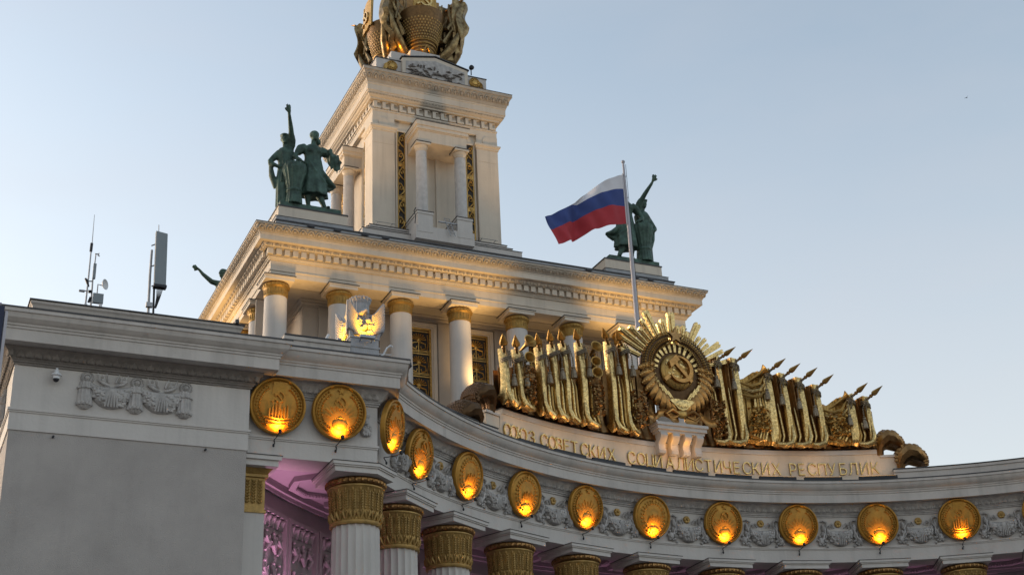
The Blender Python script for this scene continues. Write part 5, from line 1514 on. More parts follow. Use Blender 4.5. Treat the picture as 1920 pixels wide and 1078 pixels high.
for s_ in (-1, 1):
    for x0 in (2.55, 2.95): m.tube([(x0, s_ * 0.75, 62.6), (2.75 + (x0 - 2.75) * 0.9, s_ * 0.86, 61.3), (2.75, s_ * 0.9, 60.9)], 0.06, 6)
    m.lathe([(0.05, 0.0), (0.13, -0.1), (0.18, -0.65), (0, -0.67)], 12, c=(2.75, s_ * 0.9, 60.9))
tcme = m.mesh('tassel', True); tcme.materials.append(M['towergold'])
for k in range(4):
    Rz = tr(XC, 81.5, 0) @ Matrix.Rotation(-k * PI / 2, 4, 'Z')
    T = Rz @ tr(-0.05, -2.35 if k == 0 else -1.75, 0)
    b = link('wheat_basket', bme1, top, T); link('wheat_ears', gme1, b, T)
    T2 = Rz @ tr(-0.15, -1.75, -0.10)
    s = link('shield', shme, top, T2); link('hammer_and_sickle', hsme, s, T2)
    T3 = tr(XC, 81.5, 0) @ Matrix.Rotation(-PI / 4 - k * PI / 2, 4, 'Z')
    b = link('draped_banner', bbme, top, T3); link('spear_head', sp2, b, T3); tag(link('tassels', tcme, b, T3), kind='stuff')
m = MB(); m.box(XC - 1.7, XC + 1.7, 79.8, 83.2, 57.0, 63.5); m.build('sculpture_core', 'golddark', top)
for x, y, z, e in ((XC - 0.3, 78.3, 57.6, 50), (XC - 2.3, 78.6, 57.4, 60), (XC + 0.2, 78.5, 61.3, 30)):
    m = MB(); m.box(x - 0.08, x + 0.08, y - 0.08, y + 0.08, z - 0.2, z - 0.06); fx = m.build('floodlight', 'dark', top)
    lamp('sculpture_light', 'POINT', (x, y, z), e * 0.4, AMBER, fx, size=0.06)

# ================================================================== bronze statues on the hall roof
def finish_sculpt(o, vox=0.05):
    r = o.modifiers.new('remesh', 'REMESH'); r.mode = 'VOXEL'; r.voxel_size = vox; r.use_smooth_shade = True
    s = o.modifiers.new('smooth', 'SMOOTH'); s.factor = 0.5; s.iterations = 3
    return o
def hand(m, wrist, d, side, k=1.0):
    """open hand at the end of a forearm: palm, four fingers and a thumb"""
    d = Vector(d).normalized(); side = Vector(side); side = (side - d * side.dot(d)).normalized()
    n = d.cross(side); w = Vector(wrist)
    m.tube([w - d * 0.05 * k, w + d * 0.12 * k, w + d * 0.30 * k], [0.10 * k, 0.14 * k, 0.15 * k], 8, 0.6)
    for i, (o, l) in enumerate(((-0.115, 0.24), (-0.04, 0.30), (0.04, 0.28), (0.11, 0.20))):
        b = w + d * 0.28 * k + side * o * k
        m.tube([b, b + d * l * 0.55 * k + side * o * 0.25 * k, b + d * l * k + side * o * 0.3 * k + n * 0.06 * k], [0.05 * k, 0.045 * k, 0.03 * k], 6)
    b = w + d * 0.10 * k - side * 0.11 * k
    m.tube([b, b - side * 0.13 * k + d * 0.10 * k, b - side * 0.17 * k + d * 0.22 * k], [0.055 * k, 0.05 * k, 0.035 * k], 6)
def head(m, c, k=1.0, yaw=0.0):
    c = Vector(c); Rm = Matrix.Rotation(yaw, 4, 'Z')
    def P(x, y, z): return tuple(c + Rm @ Vector((x * k, y * k, z * k)))
    T0 = m.T; m.T = Matrix.Translation(c) @ Rm
    m.blob((0, 0, 0.04 * k), (0.25 * k, 0.30 * k, 0.34 * k), 14, 10)
    m.blob((0, -0.07 * k, -0.14 * k), (0.19 * k, 0.22 * k, 0.24 * k), 12, 8)
    m.tube([(0, -0.27 * k, 0.06 * k), (0, -0.35 * k, -0.08 * k), (0, -0.29 * k, -0.11 * k)], [0.04 * k, 0.055 * k, 0.04 * k], 6)
    for s in (-1, 1):
        m.blob((s * 0.10 * k, -0.255 * k, 0.10 * k), (0.085 * k, 0.05 * k, 0.03 * k), 8, 4)
        m.blob((s * 0.25 * k, 0.0, -0.02 * k), (0.045 * k, 0.07 * k, 0.10 * k), 6, 4)
        m.blob((s * 0.13 * k, -0.21 * k, -0.06 * k), (0.07 * k, 0.07 * k, 0.07 * k), 7, 4)
    m.blob((0, -0.255 * k, -0.20 * k), (0.09 * k, 0.05 * k, 0.025 * k), 8, 4)
    m.blob((0, -0.24 * k, -0.30 * k), (0.09 * k, 0.07 * k, 0.06 * k), 8, 4)
    m.T = T0
def skirt(m, cx, cy, prof, folds, amp, tw=0.0, nu=44):
    """prof = [(z, rx, ry, dx)...] from the waist down; vertical folds deepen to the hem"""
    n = len(prof)
    def fn(u, v):
        q = v * (n - 1); j = min(int(q), n - 2); f = q - j
        z, rx, ry, dx = [prof[j][i] * (1 - f) + prof[j + 1][i] * f for i in range(4)]
        a = 2 * PI * u
        k = 1 + amp * v * math.sin(a * folds + tw * v)
        return (cx + dx + rx * k * math.cos(a), cy + ry * k * math.sin(a), z)
    vs_n = len(m.v)
    m.grid(fn, nu, 12)
    # close both ends so that the remesh sees a solid
    o = vs_n; w = nu + 1
    m.f.append(tuple(o + i for i in range(nu - 1, -1, -1)))
    m.f.append(tuple(o + 12 * w + i for i in range(nu)))
def man_body():
    m = MB()
    skirt(m, -1.20, 0.35, [(2.75, 0.46, 0.36, 0), (1.8, 0.54, 0.42, 0.0), (0.8, 0.56, 0.44, 0.05), (0.0, 0.60, 0.46, 0.1)], 9, 0.10)
    m.tube([(-1.18, 0.35, 2.5), (-1.17, 0.33, 3.1), (-1.20, 0.32, 3.7), (-1.22, 0.34, 4.05)], [0.46, 0.50, 0.60, 0.40], 14, 0.8)
    m.tube([(-1.22, 0.32, 3.95), (-1.26, 0.28, 4.45)], [0.20, 0.17], 9)
    head(m, (-1.30, 0.25, 4.68), 0.98, -0.3)
    m.blob((-1.32, 0.27, 4.93), (0.30, 0.33, 0.13), 12, 6); m.blob((-1.38, 0.02, 4.88), (0.20, 0.20, 0.05), 10, 5)
    # arm raised overhead
    m.tube([(-0.92, 0.32, 3.95), (-0.90, 0.10, 4.50), (-1.13, -0.42, 5.10), (-1.42, -1.02, 5.72)], [0.20, 0.20, 0.16, 0.10], 10)
    m.tube([(-0.90, 0.25, 4.25), (-0.92, 0.05, 4.58), (-1.0, -0.12, 4.80)], [0.25, 0.24, 0.20], 10)
    hand(m, (-1.44, -1.06, 5.79), (-0.22, -0.42, 1), (1, 0.2, 0.2), 1.0)
    # bent arm, hand on the hip, coat held behind it
    m.tube([(-1.58, 0.34, 3.75), (-1.92, 0.40, 3.35), (-2.18, 0.40, 3.0)], [0.22, 0.20, 0.16], 10)
    m.tube([(-2.18, 0.40, 3.0), (-1.95, 0.2, 2.78), (-1.66, 0.12, 2.64)], [0.16, 0.14, 0.10], 10)
    hand(m, (-1.68, 0.12, 2.66), (1, -0.2, -0.25), (0, -0.3, 1), 0.85)
    m.tube([(-2.10, 0.45, 2.95), (-1.98, 0.5, 2.2), (-1.75, 0.5, 1.35)], [0.14, 0.24, 0.14], 10, 0.6)
    for k in range(5): m.tube([(-1.5 + 0.16 * k, -0.05, 3.6), (-1.45 + 0.13 * k, -0.08, 2.9), (-1.55 + 0.17 * k, -0.08, 1.6)], 0.05, 5)
    for s in (-1, 1): m.blob((-1.2 + 0.28 * s, 0.05, 0.05), (0.17, 0.35, 0.13), 8, 5)
    return m
def woman_body():
    m = MB()
    skirt(m, 0.38, -0.10, [(3.45, 0.52, 0.38, 0.0), (2.9, 0.62, 0.46, 0.02), (2.0, 0.74, 0.56, 0.06), (1.3, 0.80, 0.62, 0.10), (0.86, 0.84, 0.64, 0.12)], 8, 0.11, 0.9)
    m.tube([(0.36, -0.10, 3.3), (0.36, -0.12, 3.7), (0.36, -0.13, 4.1), (0.36, -0.08, 4.34)], [0.48, 0.56, 0.58, 0.36], 14, 0.72)
    m.blob((0.16, -0.42, 3.86), (0.22, 0.16, 0.20), 10, 6); m.blob((0.58, -0.42, 3.88), (0.22, 0.16, 0.20), 10, 6)
    m.tube([(-0.12, -0.1, 3.36), (0.36, -0.5, 3.30), (0.86, -0.12, 3.44)], 0.07, 7)
    m.tube([(0.37, -0.08, 4.25), (0.40, -0.14, 4.75)], [0.17, 0.16], 9)
    head(m, (0.43, -0.16, 5.03), 1.0, 0.15)
    m.blob((0.45, -0.05, 5.18), (0.31, 0.34, 0.27), 12, 8); m.blob((0.74, 0.14, 4.84), (0.20, 0.20, 0.22), 10, 6)
    # arm akimbo towards the sheaf, puffed sleeve
    m.tube([(-0.12, -0.12, 4.15), (-0.42, -0.16, 3.95), (-0.62, -0.2, 3.62)], [0.27, 0.31, 0.22], 10)
    m.tube([(-0.60, -0.2, 3.7), (-0.82, -0.3, 3.28), (-0.66, -0.45, 3.08), (-0.46, -0.52, 2.96)], [0.17, 0.17, 0.14, 0.10], 9)
    hand(m, (-0.48, -0.52, 2.96), (0.7, -0.2, -0.5), (0, -1, 0.2), 0.85)
    # outstretched arm with sleeve
    m.tube([(0.82, -0.08, 4.15), (1.12, -0.1, 4.0), (1.32, -0.12, 3.85)], [0.26, 0.30, 0.20], 10)
    m.tube([(1.2, -0.12, 3.92), (1.55, -0.18, 3.55), (1.78, -0.22, 3.5)], [0.17, 0.14, 0.11], 9)
    hand(m, (1.75, -0.22, 3.5), (1, -0.1, -0.1), (0, -1, 0.2), 0.8)
    # skirt blown out to the side, diagonal folds
    m.tube([(0.55, -0.35, 3.0), (0.95, -0.25, 2.3), (1.45, 0.0, 1.85), (1.86, 0.12, 1.85)], [0.14, 0.36, 0.42, 0.16], 12, 0.55)
    m.tube([(0.9, -0.1, 1.75), (1.35, 0.05, 1.52), (1.75, 0.12, 1.72)], [0.16, 0.22, 0.10], 10, 0.6)
    for k in range(4): m.tube([(0.0 + 0.1 * k, -0.52, 3.1 - 0.1 * k), (0.40 + 0.1 * k, -0.62, 2.4 - 0.12 * k), (0.95 + 0.1 * k, -0.45, 1.75 - 0.05 * k)], [0.03, 0.065, 0.05], 6)
    # legs and bare feet
    m.tube([(0.10, -0.12, 1.1), (0.10, -0.12, 0.75), (0.16, -0.05, 0.12)], [0.20, 0.20, 0.11], 10)
    m.blob((0.16, -0.22, 0.06), (0.13, 0.32, 0.09), 9, 5)
    m.tube([(0.72, -0.12, 1.15), (0.86, -0.2, 0.78), (1.14, -0.18, 0.22), (1.18, -0.2, 0.1)], [0.22, 0.22, 0.13, 0.11], 10)
    m.blob((1.26, -0.36, 0.08), (0.16, 0.34, 0.11), 9, 5)
    m.blob((1.38, 0.1, 0.06), (0.45, 0.3, 0.10), 10, 5); m.blob((0.85, 0.1, 0.10), (0.35, 0.3, 0.16), 10, 5)
    return m
def sheaf_body():
    m = MB()
    m.lathe([(0.0, 0.0), (0.50, 0.0), (0.47, 0.4), (0.42, 0.85), (0.47, 1.2), (0.60, 1.8), (0.72, 2.3), (0.68, 2.62), (0.0, 2.66)], 44, c=(-0.78, -0.25, 0.0), rfun=lambda a: 1 + 0.075 * math.sin(a * 15))
    m.tube([(-0.78 + 0.45 * math.cos(t), -0.25 + 0.45 * math.sin(t), 0.88) for t in [2 * PI * i / 18 for i in range(19)]], 0.06, 6)
    rnd = random.Random(5)
    for k in range(26):
        a = 2 * PI * k / 26; r = 0.60 + 0.06 * rnd.random()
        m.tube([(-0.78 + r * 0.92 * math.cos(a), -0.25 + r * 0.92 * math.sin(a), 2.1), (-0.78 + r * math.cos(a), -0.25 + r * math.sin(a), 2.5), (-0.78 + (r + 0.08) * math.cos(a), -0.25 + (r + 0.08) * math.sin(a), 2.7 + 0.15 * rnd.random())], [0.06, 0.085, 0.02], 6)
    return m
def wheat_bundle():
    m = MB(); rnd = random.Random(8)
    for k in range(30):
        t = rnd.random()
        x0, z0 = 1.25 + 0.6 * t, 3.95 - 0.35 * t + rnd.uniform(-0.12, 0.15)
        dx = rnd.uniform(0.05, 0.45)
        m.tube([(x0 - 0.25, -0.2 + rnd.uniform(-0.2, 0.2), z0), (x0, -0.25 + rnd.uniform(-0.25, 0.25), z0 + 0.10), (x0 + dx * 0.5, -0.2 + rnd.uniform(-0.3, 0.2), z0 - 0.30), (x0 + dx * 0.6, -0.2, z0 - rnd.uniform(0.6, 1.0))], [0.06, 0.11, 0.10, 0.02], 6)
    return m
bodies = []
for nm, fn_, vx in (('man_figure', man_body, 0.05), ('woman_figure', woman_body, 0.05), ('wheat_sheaf', sheaf_body, 0.045), ('wheat_bundle', wheat_bundle, 0.05)):
    me = fn_().mesh(nm); me.materials.append(M['bronze']); bodies.append((nm, me, vx))
def statue_group(T, label, px0, px1):
    t = thing('bronze_statue', T, label, 'statue', 'bronze statues on the hall roof')
    for nm, me, vx in bodies: finish_sculpt(link(nm, me, t, T), vx)
    m = MB(); m.box(-1.68, 2.05, -0.52, 1.3, -0.26, 0.02); m.build('bronze_base', 'bronze', t, T=T)
    return t
SX, SY, SZ = 19.86, 70.25, 38.62
statue_group(tr(SX, SY, SZ), 'green bronze man with raised arm beside woman with wheat, left of the tower', 0, 0)
statue_group(tr(2 * XC - SX, SY, SZ) @ Matrix.Diagonal((-1, 1, 1, 1)), 'dark bronze group with raised arm and sheaf, partly hidden by the flag', 0, 0)
# third statue: only a head and an outstretched arm show behind the cornice
def far_man():
    m = MB()
    skirt(m, 0, 0, [(2.6, 0.42, 0.32, 0), (1.5, 0.5, 0.38, 0), (0.0, 0.55, 0.42, 0)], 9, 0.06)
    m.tube([(0, 0, 2.4), (0, 0, 3.3), (0, 0, 3.95), (0, 0, 4.15)], [0.44, 0.5, 0.55, 0.34], 12, 0.75)
    m.tube([(0, 0, 4.1), (-0.02, -0.04, 4.5)], [0.18, 0.17], 8)
    head(m, (-0.04, -0.06, 4.80), 1.0, -1.2)
    m.blob((0.06, 0.02, 4.95), (0.30, 0.31, 0.24), 10, 6)
    m.tube([(-0.35, 0, 3.95), (-0.85, -0.1, 3.98), (-1.55, -0.2, 4.45), (-1.85, -0.25, 4.75)], [0.24, 0.20, 0.14, 0.10], 10)
    hand(m, (-1.86, -0.25, 4.77), (-1, -0.1, 0.45), (0.3, -0.5, 1), 1.0)
    m.tube([(0.40, 0, 3.9), (0.66, 0.05, 3.3), (0.62, -0.05, 2.7)], [0.24, 0.19, 0.14], 10)
    hand(m, (0.62, -0.05, 2.66), (0, -0.2, -1), (0, 1, 0), 0.9)
    return m
FT = tr(19.85, 92.0, 39.25)
ft = thing('bronze_statue', FT, 'dark statue of which only a head and pointing arm show behind the left cornice', 'statue', 'bronze statues on the hall roof')
me = far_man().mesh('man_figure'); me.materials.append(M['bronze']); finish_sculpt(link('man_figure', me, ft, FT), 0.055)
m = MB(); m.box(-1.3, 1.3, -1.0, 1.0, -0.3, 0.02); m.build('bronze_base', 'bronze', ft, T=FT)
m = MB(); m.box(18.3, 21.6, 90.6, 93.4, 36.93, 38.94); m.build('statue_pedestal', 'cream', hall)
for x0, x1 in ((18.08, 22.30), (2 * XC - 22.30, 2 * XC - 18.08)):
    m = MB(); m.box(x0, x1, 69.68, 72.4, 37.42, 38.26); pd = m.build('statue_pedestal', 'cream', hall)
    m = MB(); m.box(x0 - 0.22, x1 + 0.22, 69.3, 72.6, 36.93, 37.40); m.build('pedestal_base', 'roofmetal', pd)
    m = MB(); m.box(x0 - 0.25, x1 + 0.25, 69.27, 72.6, 37.402, 37.418); m.build('pedestal_flashing', 'flash', pd)
    m = MB(); m.box(x0 - 0.04, x1 + 0.04, 69.64, 72.4, 38.262, 38.34); m.build('pedestal_flashing', 'flash', pd)

# ================================================================== flag and flagpole
FX, FY = XC, 51.78
fp = thing('flagpole', (FX, FY, 16.72), 'tall thin grey flagpole rising behind the big emblem', 'flagpole')
m = MB(); m.tube([(FX, FY, 16.72), (FX, FY, 24), (FX, FY, 30), (FX, FY, 34.0)], [0.13, 0.12, 0.09, 0.055], 12); m.build('pole', 'pole', fp, smooth=True)
m = MB(); m.blob((FX, FY, 34.06), 0.095, 10, 6); m.build('finial', 'pole', fp, smooth=True)
m = MB(); m.tube([(FX + 0.13, FY - 0.05, 20), (FX + 0.10, FY - 0.05, 33.9)], 0.012, 5); m.build('halyard', 'dark', fp)
fl = thing('flag', (FX, FY, 30.5), 'white, blue and red striped flag streaming left from the tall pole', 'flag')
def lerp(a, b, t): return a + (b - a) * t
def curve(pts, t):
    for (a, b), (c, d) in zip(pts[:-1], pts[1:]):
        if a <= t <= c:
            f = (t - a) / (c - a)
            return b + (d - b) * f
    return pts[-1][1]
def sm(pts, t):
    h = 0.05
    return (curve(pts, max(0, t - h)) + 2 * curve(pts, t) + curve(pts, min(1, t + h))) / 4
ztop = [(0, 33.32), (0.25, 32.78), (0.5, 31.95), (0.75, 30.95), (1, 30.02)]
zwb = [(0, 32.52), (0.25, 32.10), (0.5, 31.45), (0.7, 30.95), (0.85, 30.52), (1, 29.98)]
zbr = [(0, 31.52), (0.25, 31.30), (0.5, 30.75), (0.75, 30.08), (1, 29.38)]
zbot = [(0, 30.56), (0.25, 30.22), (0.45, 29.98), (0.7, 29.32), (0.88, 28.92), (1, 28.62)]
def flag_y(u, k): return -0.35 * math.sin(u * 6.5 + 0.5) * u ** 0.6 + 0.13 * math.sin(u * 21 + 4.5 * k) * min(1, u * 2) + 0.06 * math.sin(u * 37 - 9 * k) * min(1, u * 2) + 0.16 * math.sin(u * 11 + k * 3.0 + 1) * u
def stripe(lo, hi, k0, k1):
    def fn(u, v):
        # swallow the corner: lower part sweeps less far left at the fly end
        k = lerp(k0, k1, v)
        length = lerp(3.98, 4.52, min(1, k / 0.667)) - 0.35 * max(0, (k - 0.667) * 3)
        x = FX - 0.10 - length * u - 0.10 * math.sin(PI * k) * u
        z = lerp(sm(lo, u), sm(hi, u), v)
        y = FY + flag_y(u, k)
        if k > 0.67: y += (k - 0.67) * 3 * 0.5 * u ** 1.5
        return (x, y, z)
    return fn
for nm, lo, hi, k0, k1, mt in (('red_stripe', zbot, zbr, 0, 0.333, 'red'), ('blue_stripe', zbr, zwb, 0.333, 0.667, 'blue'), ('white_stripe', zwb, ztop, 0.667, 1.0, 'white')):
    m = MB(); m.grid(stripe(lo, hi, k0, k1), 60, 12)
    m.build(nm, mt, fl, smooth='all')
m = MB(); m.tube([(FX - 0.10, FY, 30.52), (FX - 0.10, FY, 33.36)], 0.035, 6); m.build('hoist_sleeve', 'white', fl)
for z in (30.6, 32.0, 33.2):
    m = MB(); m.tube([(FX - 0.1, FY, z), (FX + 0.08, FY - 0.09, z)], 0.02, 5); m.build('flag_ring', 'galv', fl)

# ================================================================== carved vase on the bend, lit from below
VX, VY, VZ = 13.52, 40.75, 16.72
vs = thing('carved_vase', (VX, VY, VZ), 'grey fluted stone urn wrapped in wheat, glowing yellow, on the portico roof', 'urn')
TV = tr(VX, VY, VZ)
m = MB(); m.box(-0.50, 0.50, -0.50, 0.50, 0, 0.56); m.box(-0.53, 0.53, -0.53, 0.53, 0.563, 0.63); m.box(-0.49, 0.49, -0.49, 0.49, 0.633, 0.90); m.box(-0.52, 0.52, -0.52, 0.52, 0.903, 0.96); m.build('pedestal', 'cloudwhite', vs, T=TV)
m = MB(); m.lathe([(0.30, 0.965), (0.31, 1.6), (0.29, 2.30), (0.30, 2.33), (0.33, 2.36), (0.355, 2.46), (0.36, 2.53), (0.32, 2.55), (0.0, 2.55)], 44, rfun=lambda a: 1 + 0.055 * math.sin(a * 16)); m.build('fluted_body', 'cloudwhite', vs, smooth=True, T=TV)
m = MB()
for k in range(16):
    a = 2 * PI * k / 16; m.blob((0.345 * math.cos(a), 0.345 * math.sin(a), 2.50), (0.05, 0.05, 0.06), 6, 4)
m.build('rim_leaves', 'cloudwhite', vs, smooth=True, T=TV)
rnd = random.Random(21)
for sx in (-1, 1):
    for sy in (-1, 1):                         # a feathered sheaf at each corner
        m = MB()
        m.tube([(sx * 0.44, sy * 0.44, 0.97), (sx * 0.52, sy * 0.52, 1.35), (sx * 0.58, sy * 0.58, 1.75), (sx * 0.56, sy * 0.56, 2.06)], [0.09, 0.11, 0.10, 0.03], 8)
        for j in range(9):
            z0, z1 = 1.02 + 0.085 * j, 1.22 + 0.105 * j
            w_ = 0.36 - 0.012 * j
            for ax in (0, 1):
                p = [(sx * (0.50 - w_), sy * 0.47, z0 + 0.02), (sx * (0.50 - w_ * 0.45), sy * 0.555, z0 + 0.10), (sx * 0.57, sy * 0.60, z1), (sx * 0.64, sy * 0.64, z1 + 0.12)]
                if ax: p = [(sx * 0.47, sy * (0.50 - w_), z0 + 0.02), (sx * 0.555, sy * (0.50 - w_ * 0.45), z0 + 0.10), (sx * 0.60, sy * 0.57, z1), (sx * 0.64, sy * 0.64, z1 + 0.12)]
                m.tube(p, [0.035, 0.07, 0.07, 0.045], 6)
        m.build('corner_sheaf', 'cloudwhite', vs, smooth=True, T=TV)
m = MB()
for f_ in range(4):
    m.T = Matrix.Rotation(f_ * PI / 2, 4, 'Z')
    for _ in range(22):
        x, z = rnd.uniform(-0.30, 0.30), rnd.uniform(1.0, 1.62)
        m.blob((x, -0.46 - 0.10 * rnd.random(), z), (rnd.uniform(0.07, 0.14), 0.07, rnd.uniform(0.05, 0.08)), 7, 4)
    m.tube([(-0.30, -0.34, 1.75), (-0.1, -0.44, 1.85), (0.05, -0.42, 1.98), (0.2, -0.36, 1.86)], [0.05, 0.09, 0.08, 0.03], 6)
m.T = Matrix.Identity(4)
m.build('fruit_relief', 'cloudwhite', vs, smooth=True, T=TV)
for x, y, a, e in ((0.0, -0.78, 0, 48), (-0.80, 0.0, 1, 40)):
    m = MB(); m.T = TV @ tr(x, y, 0.86) @ Matrix.Rotation(-a * PI / 2, 4, 'Z'); m.box(-0.26, 0.26, -0.07, 0.07, -0.05, 0.05); m.tube([(-0.2, 0.05, -0.02), (-0.2, 0.22, -0.12)], 0.02, 5); m.tube([(0.2, 0.05, -0.02), (0.2, 0.22, -0.12)], 0.02, 5); hs = m.build('lamp_housing', 'galv', vs)
    m = MB(); m.T = TV @ tr(x, y, 0.86) @ Matrix.Rotation(-a * PI / 2, 4, 'Z'); m.box(-0.23, 0.23, -0.05, 0.05, 0.051, 0.056); m.build('lamp_glass', 'lamp', hs)
    lamp('urn_light', 'SPOT', TV @ Vector((x, y, 0.95)), e * 1.25, (1.0, 0.44, 0.015), hs, target=TV @ Vector((x * 0.55, y * 0.55, 1.45)), size=0.08, angle=125, blend=0.9)
# lamp arms either side of the urn
for s, lab in ((-1, 'white tubular lamp arm on the roof left of the glowing urn'), (1, 'white hooked lamp arm on the roof right of the glowing urn')):
    m = MB()
    T = tr(VX, VY - 0.25, VZ + 0.3)
    if s < 0:
        m.tube([(-0.5, 0, 0.30), (-0.95, -0.05, 0.34), (-1.2, -0.1, 0.36)], 0.022, 6); m.tube([(-1.38, -0.15, 0.30), (-1.22, -0.15, 0.62)], 0.05, 8); m.tube([(-0.85, 0, 0.34), (-0.85, 0, 0.0)], 0.02, 5)
    else:
        m.tube([(0.5, 0, 0.22), (0.95, -0.02, 0.22), (1.02, -0.02, 0.24)], 0.02, 6); m.tube([(0.62, -0.05, 0.10), (0.74, -0.05, 0.22), (0.85, -0.06, 0.45), (0.98, -0.06, 0.55), (1.05, -0.06, 0.50)], 0.035, 7); m.tube([(0.5, 0, 0.05), (0.9, 0, 0.05)], 0.02, 5)
    tag(m.build('lamp_arm', 'camwhite', None, smooth=True, T=T), lab, 'lamp arm')

# ================================================================== antennas on the corner block
AYY = 41.0
def A(u, v, y=0.0): return (3.2468 + 0.003757 * u + 0.0003818 * v - 1.24e-7 * u * v, AYY + y, 21.2702 + 0.000675 * u - 0.0040877 * v - 1.81e-7 * u * v)   # drawing units of the aerials to metres
am = thing('antenna_mast', A(300, 930), 'thin aerial masts with small dish and grey box on the corner block roof', 'antenna')
m = MB(); m.tube([A(260, 965), A(300, 600), A(318, 410)], [0.030, 0.026, 0.022], 8); m.tube([A(322, 400), A(346, 100)], [0.016, 0.008], 6); m.build('whip_mast', 'galv', am, smooth=True)
m = MB(); m.tube([A(316, 415), A(324, 345)], 0.045, 8); m.build('mast_joint', 'dark', am, smooth=True)
m = MB(); m.tube([A(310, 975, 0.1), A(335, 650, 0.1), A(362, 430, 0.1)], [0.03, 0.026, 0.018], 8); m.tube([A(355, 425, 0.1), A(375, 425, 0.1), A(388, 450, 0.05)], 0.02, 5); m.tube([A(388, 418, 0.1), A(380, 440, 0.1)], 0.02, 5); m.build('second_mast', 'galv', am, smooth=True)
c = A(346, 580, 0.02); m = MB(); m.box(c[0] - 0.045, c[0] + 0.045, c[1] - 0.05, c[1] + 0.04, c[2] - 0.26, c[2] + 0.26); m.build('slim_panel', 'antenna', am)
c = A(408, 700, -0.05)
m = MB(); m.T = Matrix.Translation(Vector(c)) @ Matrix.Rotation(0.9, 4, 'Z') @ Matrix.Rotation(PI / 2, 4, 'X')
m.lathe([(0.0, 0.02), (0.07, 0.03), (0.13, 0.06), (0.175, 0.11), (0.165, 0.12), (0.12, 0.08), (0.0, 0.06)], 20); m.build('dish', 'camwhite', am, smooth=True)
m = MB(); m.tube([A(408, 700, 0.0), A(375, 690, 0.0), A(366, 780, 0.0)], 0.02, 6); m.build('dish_arm', 'galv', am)
c = A(372, 815, -0.05); m = MB(); m.box(c[0] - 0.16, c[0] + 0.16, c[1] - 0.07, c[1] + 0.05, c[2] - 0.16, c[2] + 0.16); m.build('equipment_box', 'antenna', am)
for u in (265, 388):
    c = A(u, 905, -0.1); m = MB(); m.box(c[0] - 0.05, c[0] + 0.05, c[1] - 0.03, c[1] + 0.03, c[2] - 0.18, c[2] + 0.17); m.build('foot_post', 'camwhite', am)
m = MB(); m.tube([A(265, 915, -0.1), A(388, 935, -0.1)], 0.02, 5); m.tube([A(265, 895, -0.1), A(388, 915, -0.1)], 0.015, 5); m.build('foot_rail', 'galv', am)
c = A(240, 750, -0.05); m = MB(); m.T = Matrix.Translation(Vector(c)) @ Matrix.Rotation(PI / 2, 4, 'Y'); m.lathe([(0.0, -0.09), (0.04, -0.09), (0.045, 0.08), (0, 0.09)], 10); m.T = Matrix.Identity(4); m.tube([c, A(290, 745)], 0.02, 5); m.build('small_sensor', 'galv', am, smooth=True)
m = MB(); m.tube([A(270, 640), A(285, 665), A(297, 710)], [0.03, 0.05, 0.03], 6); m.tube([A(297, 745, 0.05), A(325, 745, 0.05)], 0.05, 6); m.tube([A(300, 830, 0.08), A(318, 790, 0.08)], 0.045, 6); m.tube([A(290, 665), A(335, 655, 0.1)], 0.02, 5); tag(m.build('mast_clamps', 'dark', am, smooth=True), kind='stuff')
pa = thing('panel_antenna', A(850, 935), 'tall grey flat panel antenna with cables on a post near the hall', 'antenna')
m = MB()
c0, c1 = A(912, 262, -0.1), A(895, 705, -0.1)
for (xa, za), (xb, zb) in (((c0[0], c0[2]), (c1[0], c1[2])),):
    m.add([(xb - 0.19, c0[1] - 0.05, zb), (xb + 0.20, c0[1] + 0.05, zb), (xb + 0.20, c0[1] + 0.17, zb), (xb - 0.19, c0[1] + 0.10, zb), (xa - 0.19, c0[1] - 0.05, za), (xa + 0.20, c0[1] + 0.05, za), (xa + 0.20, c0[1] + 0.17, za), (xa - 0.19, c0[1] + 0.10, za)],
          [(0, 3, 2, 1), (4, 5, 6, 7), (0, 1, 5, 4), (1, 2, 6, 5), (2, 3, 7, 6), (3, 0, 4, 7)])
m.build('panel', 'antenna', pa)
m = MB(); m.add([(v[0] * 1.0, v[1] - 0.001, v[2] - 0.06) for v in m.v] if m.v else [], []) if False else None
m = MB(); m.box(c1[0] - 0.2, c1[0] + 0.21, c1[1] - 0.06, c1[1] + 0.18, c1[2] - 0.09, c1[2] - 0.003); m.build('panel_foot', 'dark', pa)
m = MB(); m.tube([A(799, 1020, 0.12), A(820, 600, 0.12), A(836, 390, 0.12)], [0.045, 0.042, 0.04], 8); m.build('post', 'galv', pa, smooth=True)
m = MB(); m.tube([A(843, 1020, 0.1), A(852, 720, 0.05)], 0.035, 8); m.build('second_post', 'dark', pa, smooth=True)
m = MB()
for k in range(6): m.tube([A(872 + 11 * k, 715, -0.05), A(870 + 6 * k, 800, 0.0), A(858 + 2 * k, 880, 0.08)], 0.012, 5)
m.build('cables', 'dark', pa, smooth=True)
for v in (350, 525, 692):
    m = MB(); m.tube([A(832, v + 5, 0.1), A(870, v, 0.0)], 0.022, 5); m.build('bracket', 'galv', pa)
m = MB(); m.tube([A(892, 262, 0.05), A(893, 182, 0.05)], 0.014, 6); m.build('lightning_rod', 'galv', pa)
c = A(808, 858, 0.05); m = MB(); m.box(c[0] - 0.10, c[0] + 0.10, c[1] - 0.08, c[1] + 0.06, c[2] - 0.07, c[2] + 0.08); m.build('post_clamp', 'galv', pa)

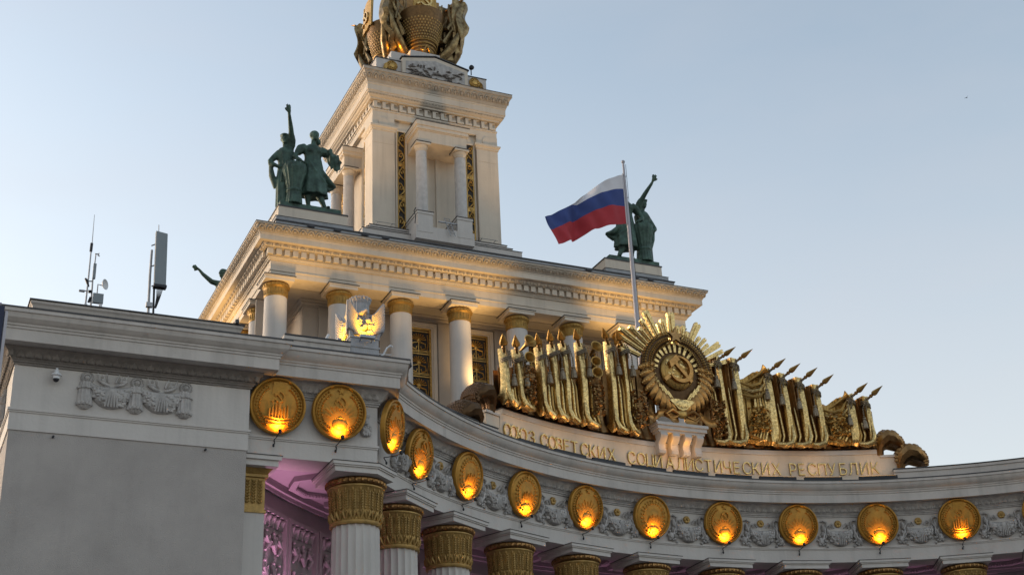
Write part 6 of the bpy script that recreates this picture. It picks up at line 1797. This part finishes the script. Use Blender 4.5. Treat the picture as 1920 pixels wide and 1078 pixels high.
# ================================================================== small things
CT = tr(3.80, 40.0, 15.02)
cc = thing('dome_camera', CT, 'white dome security camera on the plain frieze left of the carved swags', 'camera')
m = MB(); m.box(-0.05, 0.05, -0.06, -0.001, 0.06, 0.22); m.tube([(0, -0.04, 0.16), (0, -0.13, 0.18), (0, -0.2, 0.14)], 0.03, 8); m.build('bracket', 'camwhite', cc, smooth=True, T=CT)
m = MB(); m.lathe([(0.0, 0.20), (0.04, 0.20), (0.05, 0.13), (0.07, 0.11), (0.08, 0.05), (0.14, 0.02), (0.155, -0.03), (0.10, -0.06), (0.10, -0.13), (0.0, -0.13)], 20, c=(0, -0.2, 0)); m.build('housing', 'camwhite', cc, smooth=True, T=CT)
m = MB(); m.blob((0, -0.2, -0.13), (0.092, 0.092, 0.10), 14, 8); m.build('dome', 'lens', cc, smooth=True, T=CT)
m = MB(); m.box(-0.55, 0.755, 13.99, 14.03, 1.4, 5.98)
sb = thing('street_banner', (0.1, 14.0, -1.7), 'sliver of a dark navy street banner at the left edge of the picture', 'banner')
m.build('panel', 'navy', sb)
m = MB(); m.tube([(0.775, 14.01, 1.38), (0.775, 14.01, 5.93)], 0.02, 6); m.tube([(-0.7, 14.01, 6.0), (0.72, 14.01, 6.0)], 0.02, 6); m.build('frame', 'pole', sb)
m = MB(); m.tube([(-0.7, 14.01, -1.7), (-0.7, 14.01, 6.3)], 0.07, 10); m.build('post', 'dark', sb, smooth=True)
BT = tr(53.9, 50.5, 42.15) @ Matrix.Scale(0.5, 4)
m = MB(); m.tube([(-0.16, 0, 0.0), (0, 0, 0.02), (0.14, 0, 0.05)], [0.01, 0.05, 0.02], 6); m.add([(-0.03, 0, 0.03), (0.05, 0, 0.03), (-0.02, -0.2, 0.14), (-0.06, -0.3, 0.08), (-0.02, 0.2, 0.14), (-0.06, 0.3, 0.08)], [(0, 1, 2), (0, 2, 3), (1, 0, 4), (4, 0, 5)])
tag(m.build('bird', 'dark', None, T=BT), 'tiny dark bird high in the sky at right', 'bird')
T = tr(34.14, 77.4, 56.22)
m = MB(); m.box(-0.03, 0.03, -0.03, 0.03, -0.42, 0.1); m.T = Matrix.Translation((0.02, -0.02, 0.22)) @ Matrix.Rotation(0.6, 4, 'Y'); m.lathe([(0.0, -0.16), (0.13, -0.14), (0.19, 0.0), (0.18, 0.12), (0, 0.13)], 12)
tag(m.build('roof_lamp', 'dark', None, smooth=True, T=T), 'small dark lamp standing at the right end of the tower tablet', 'lamp')
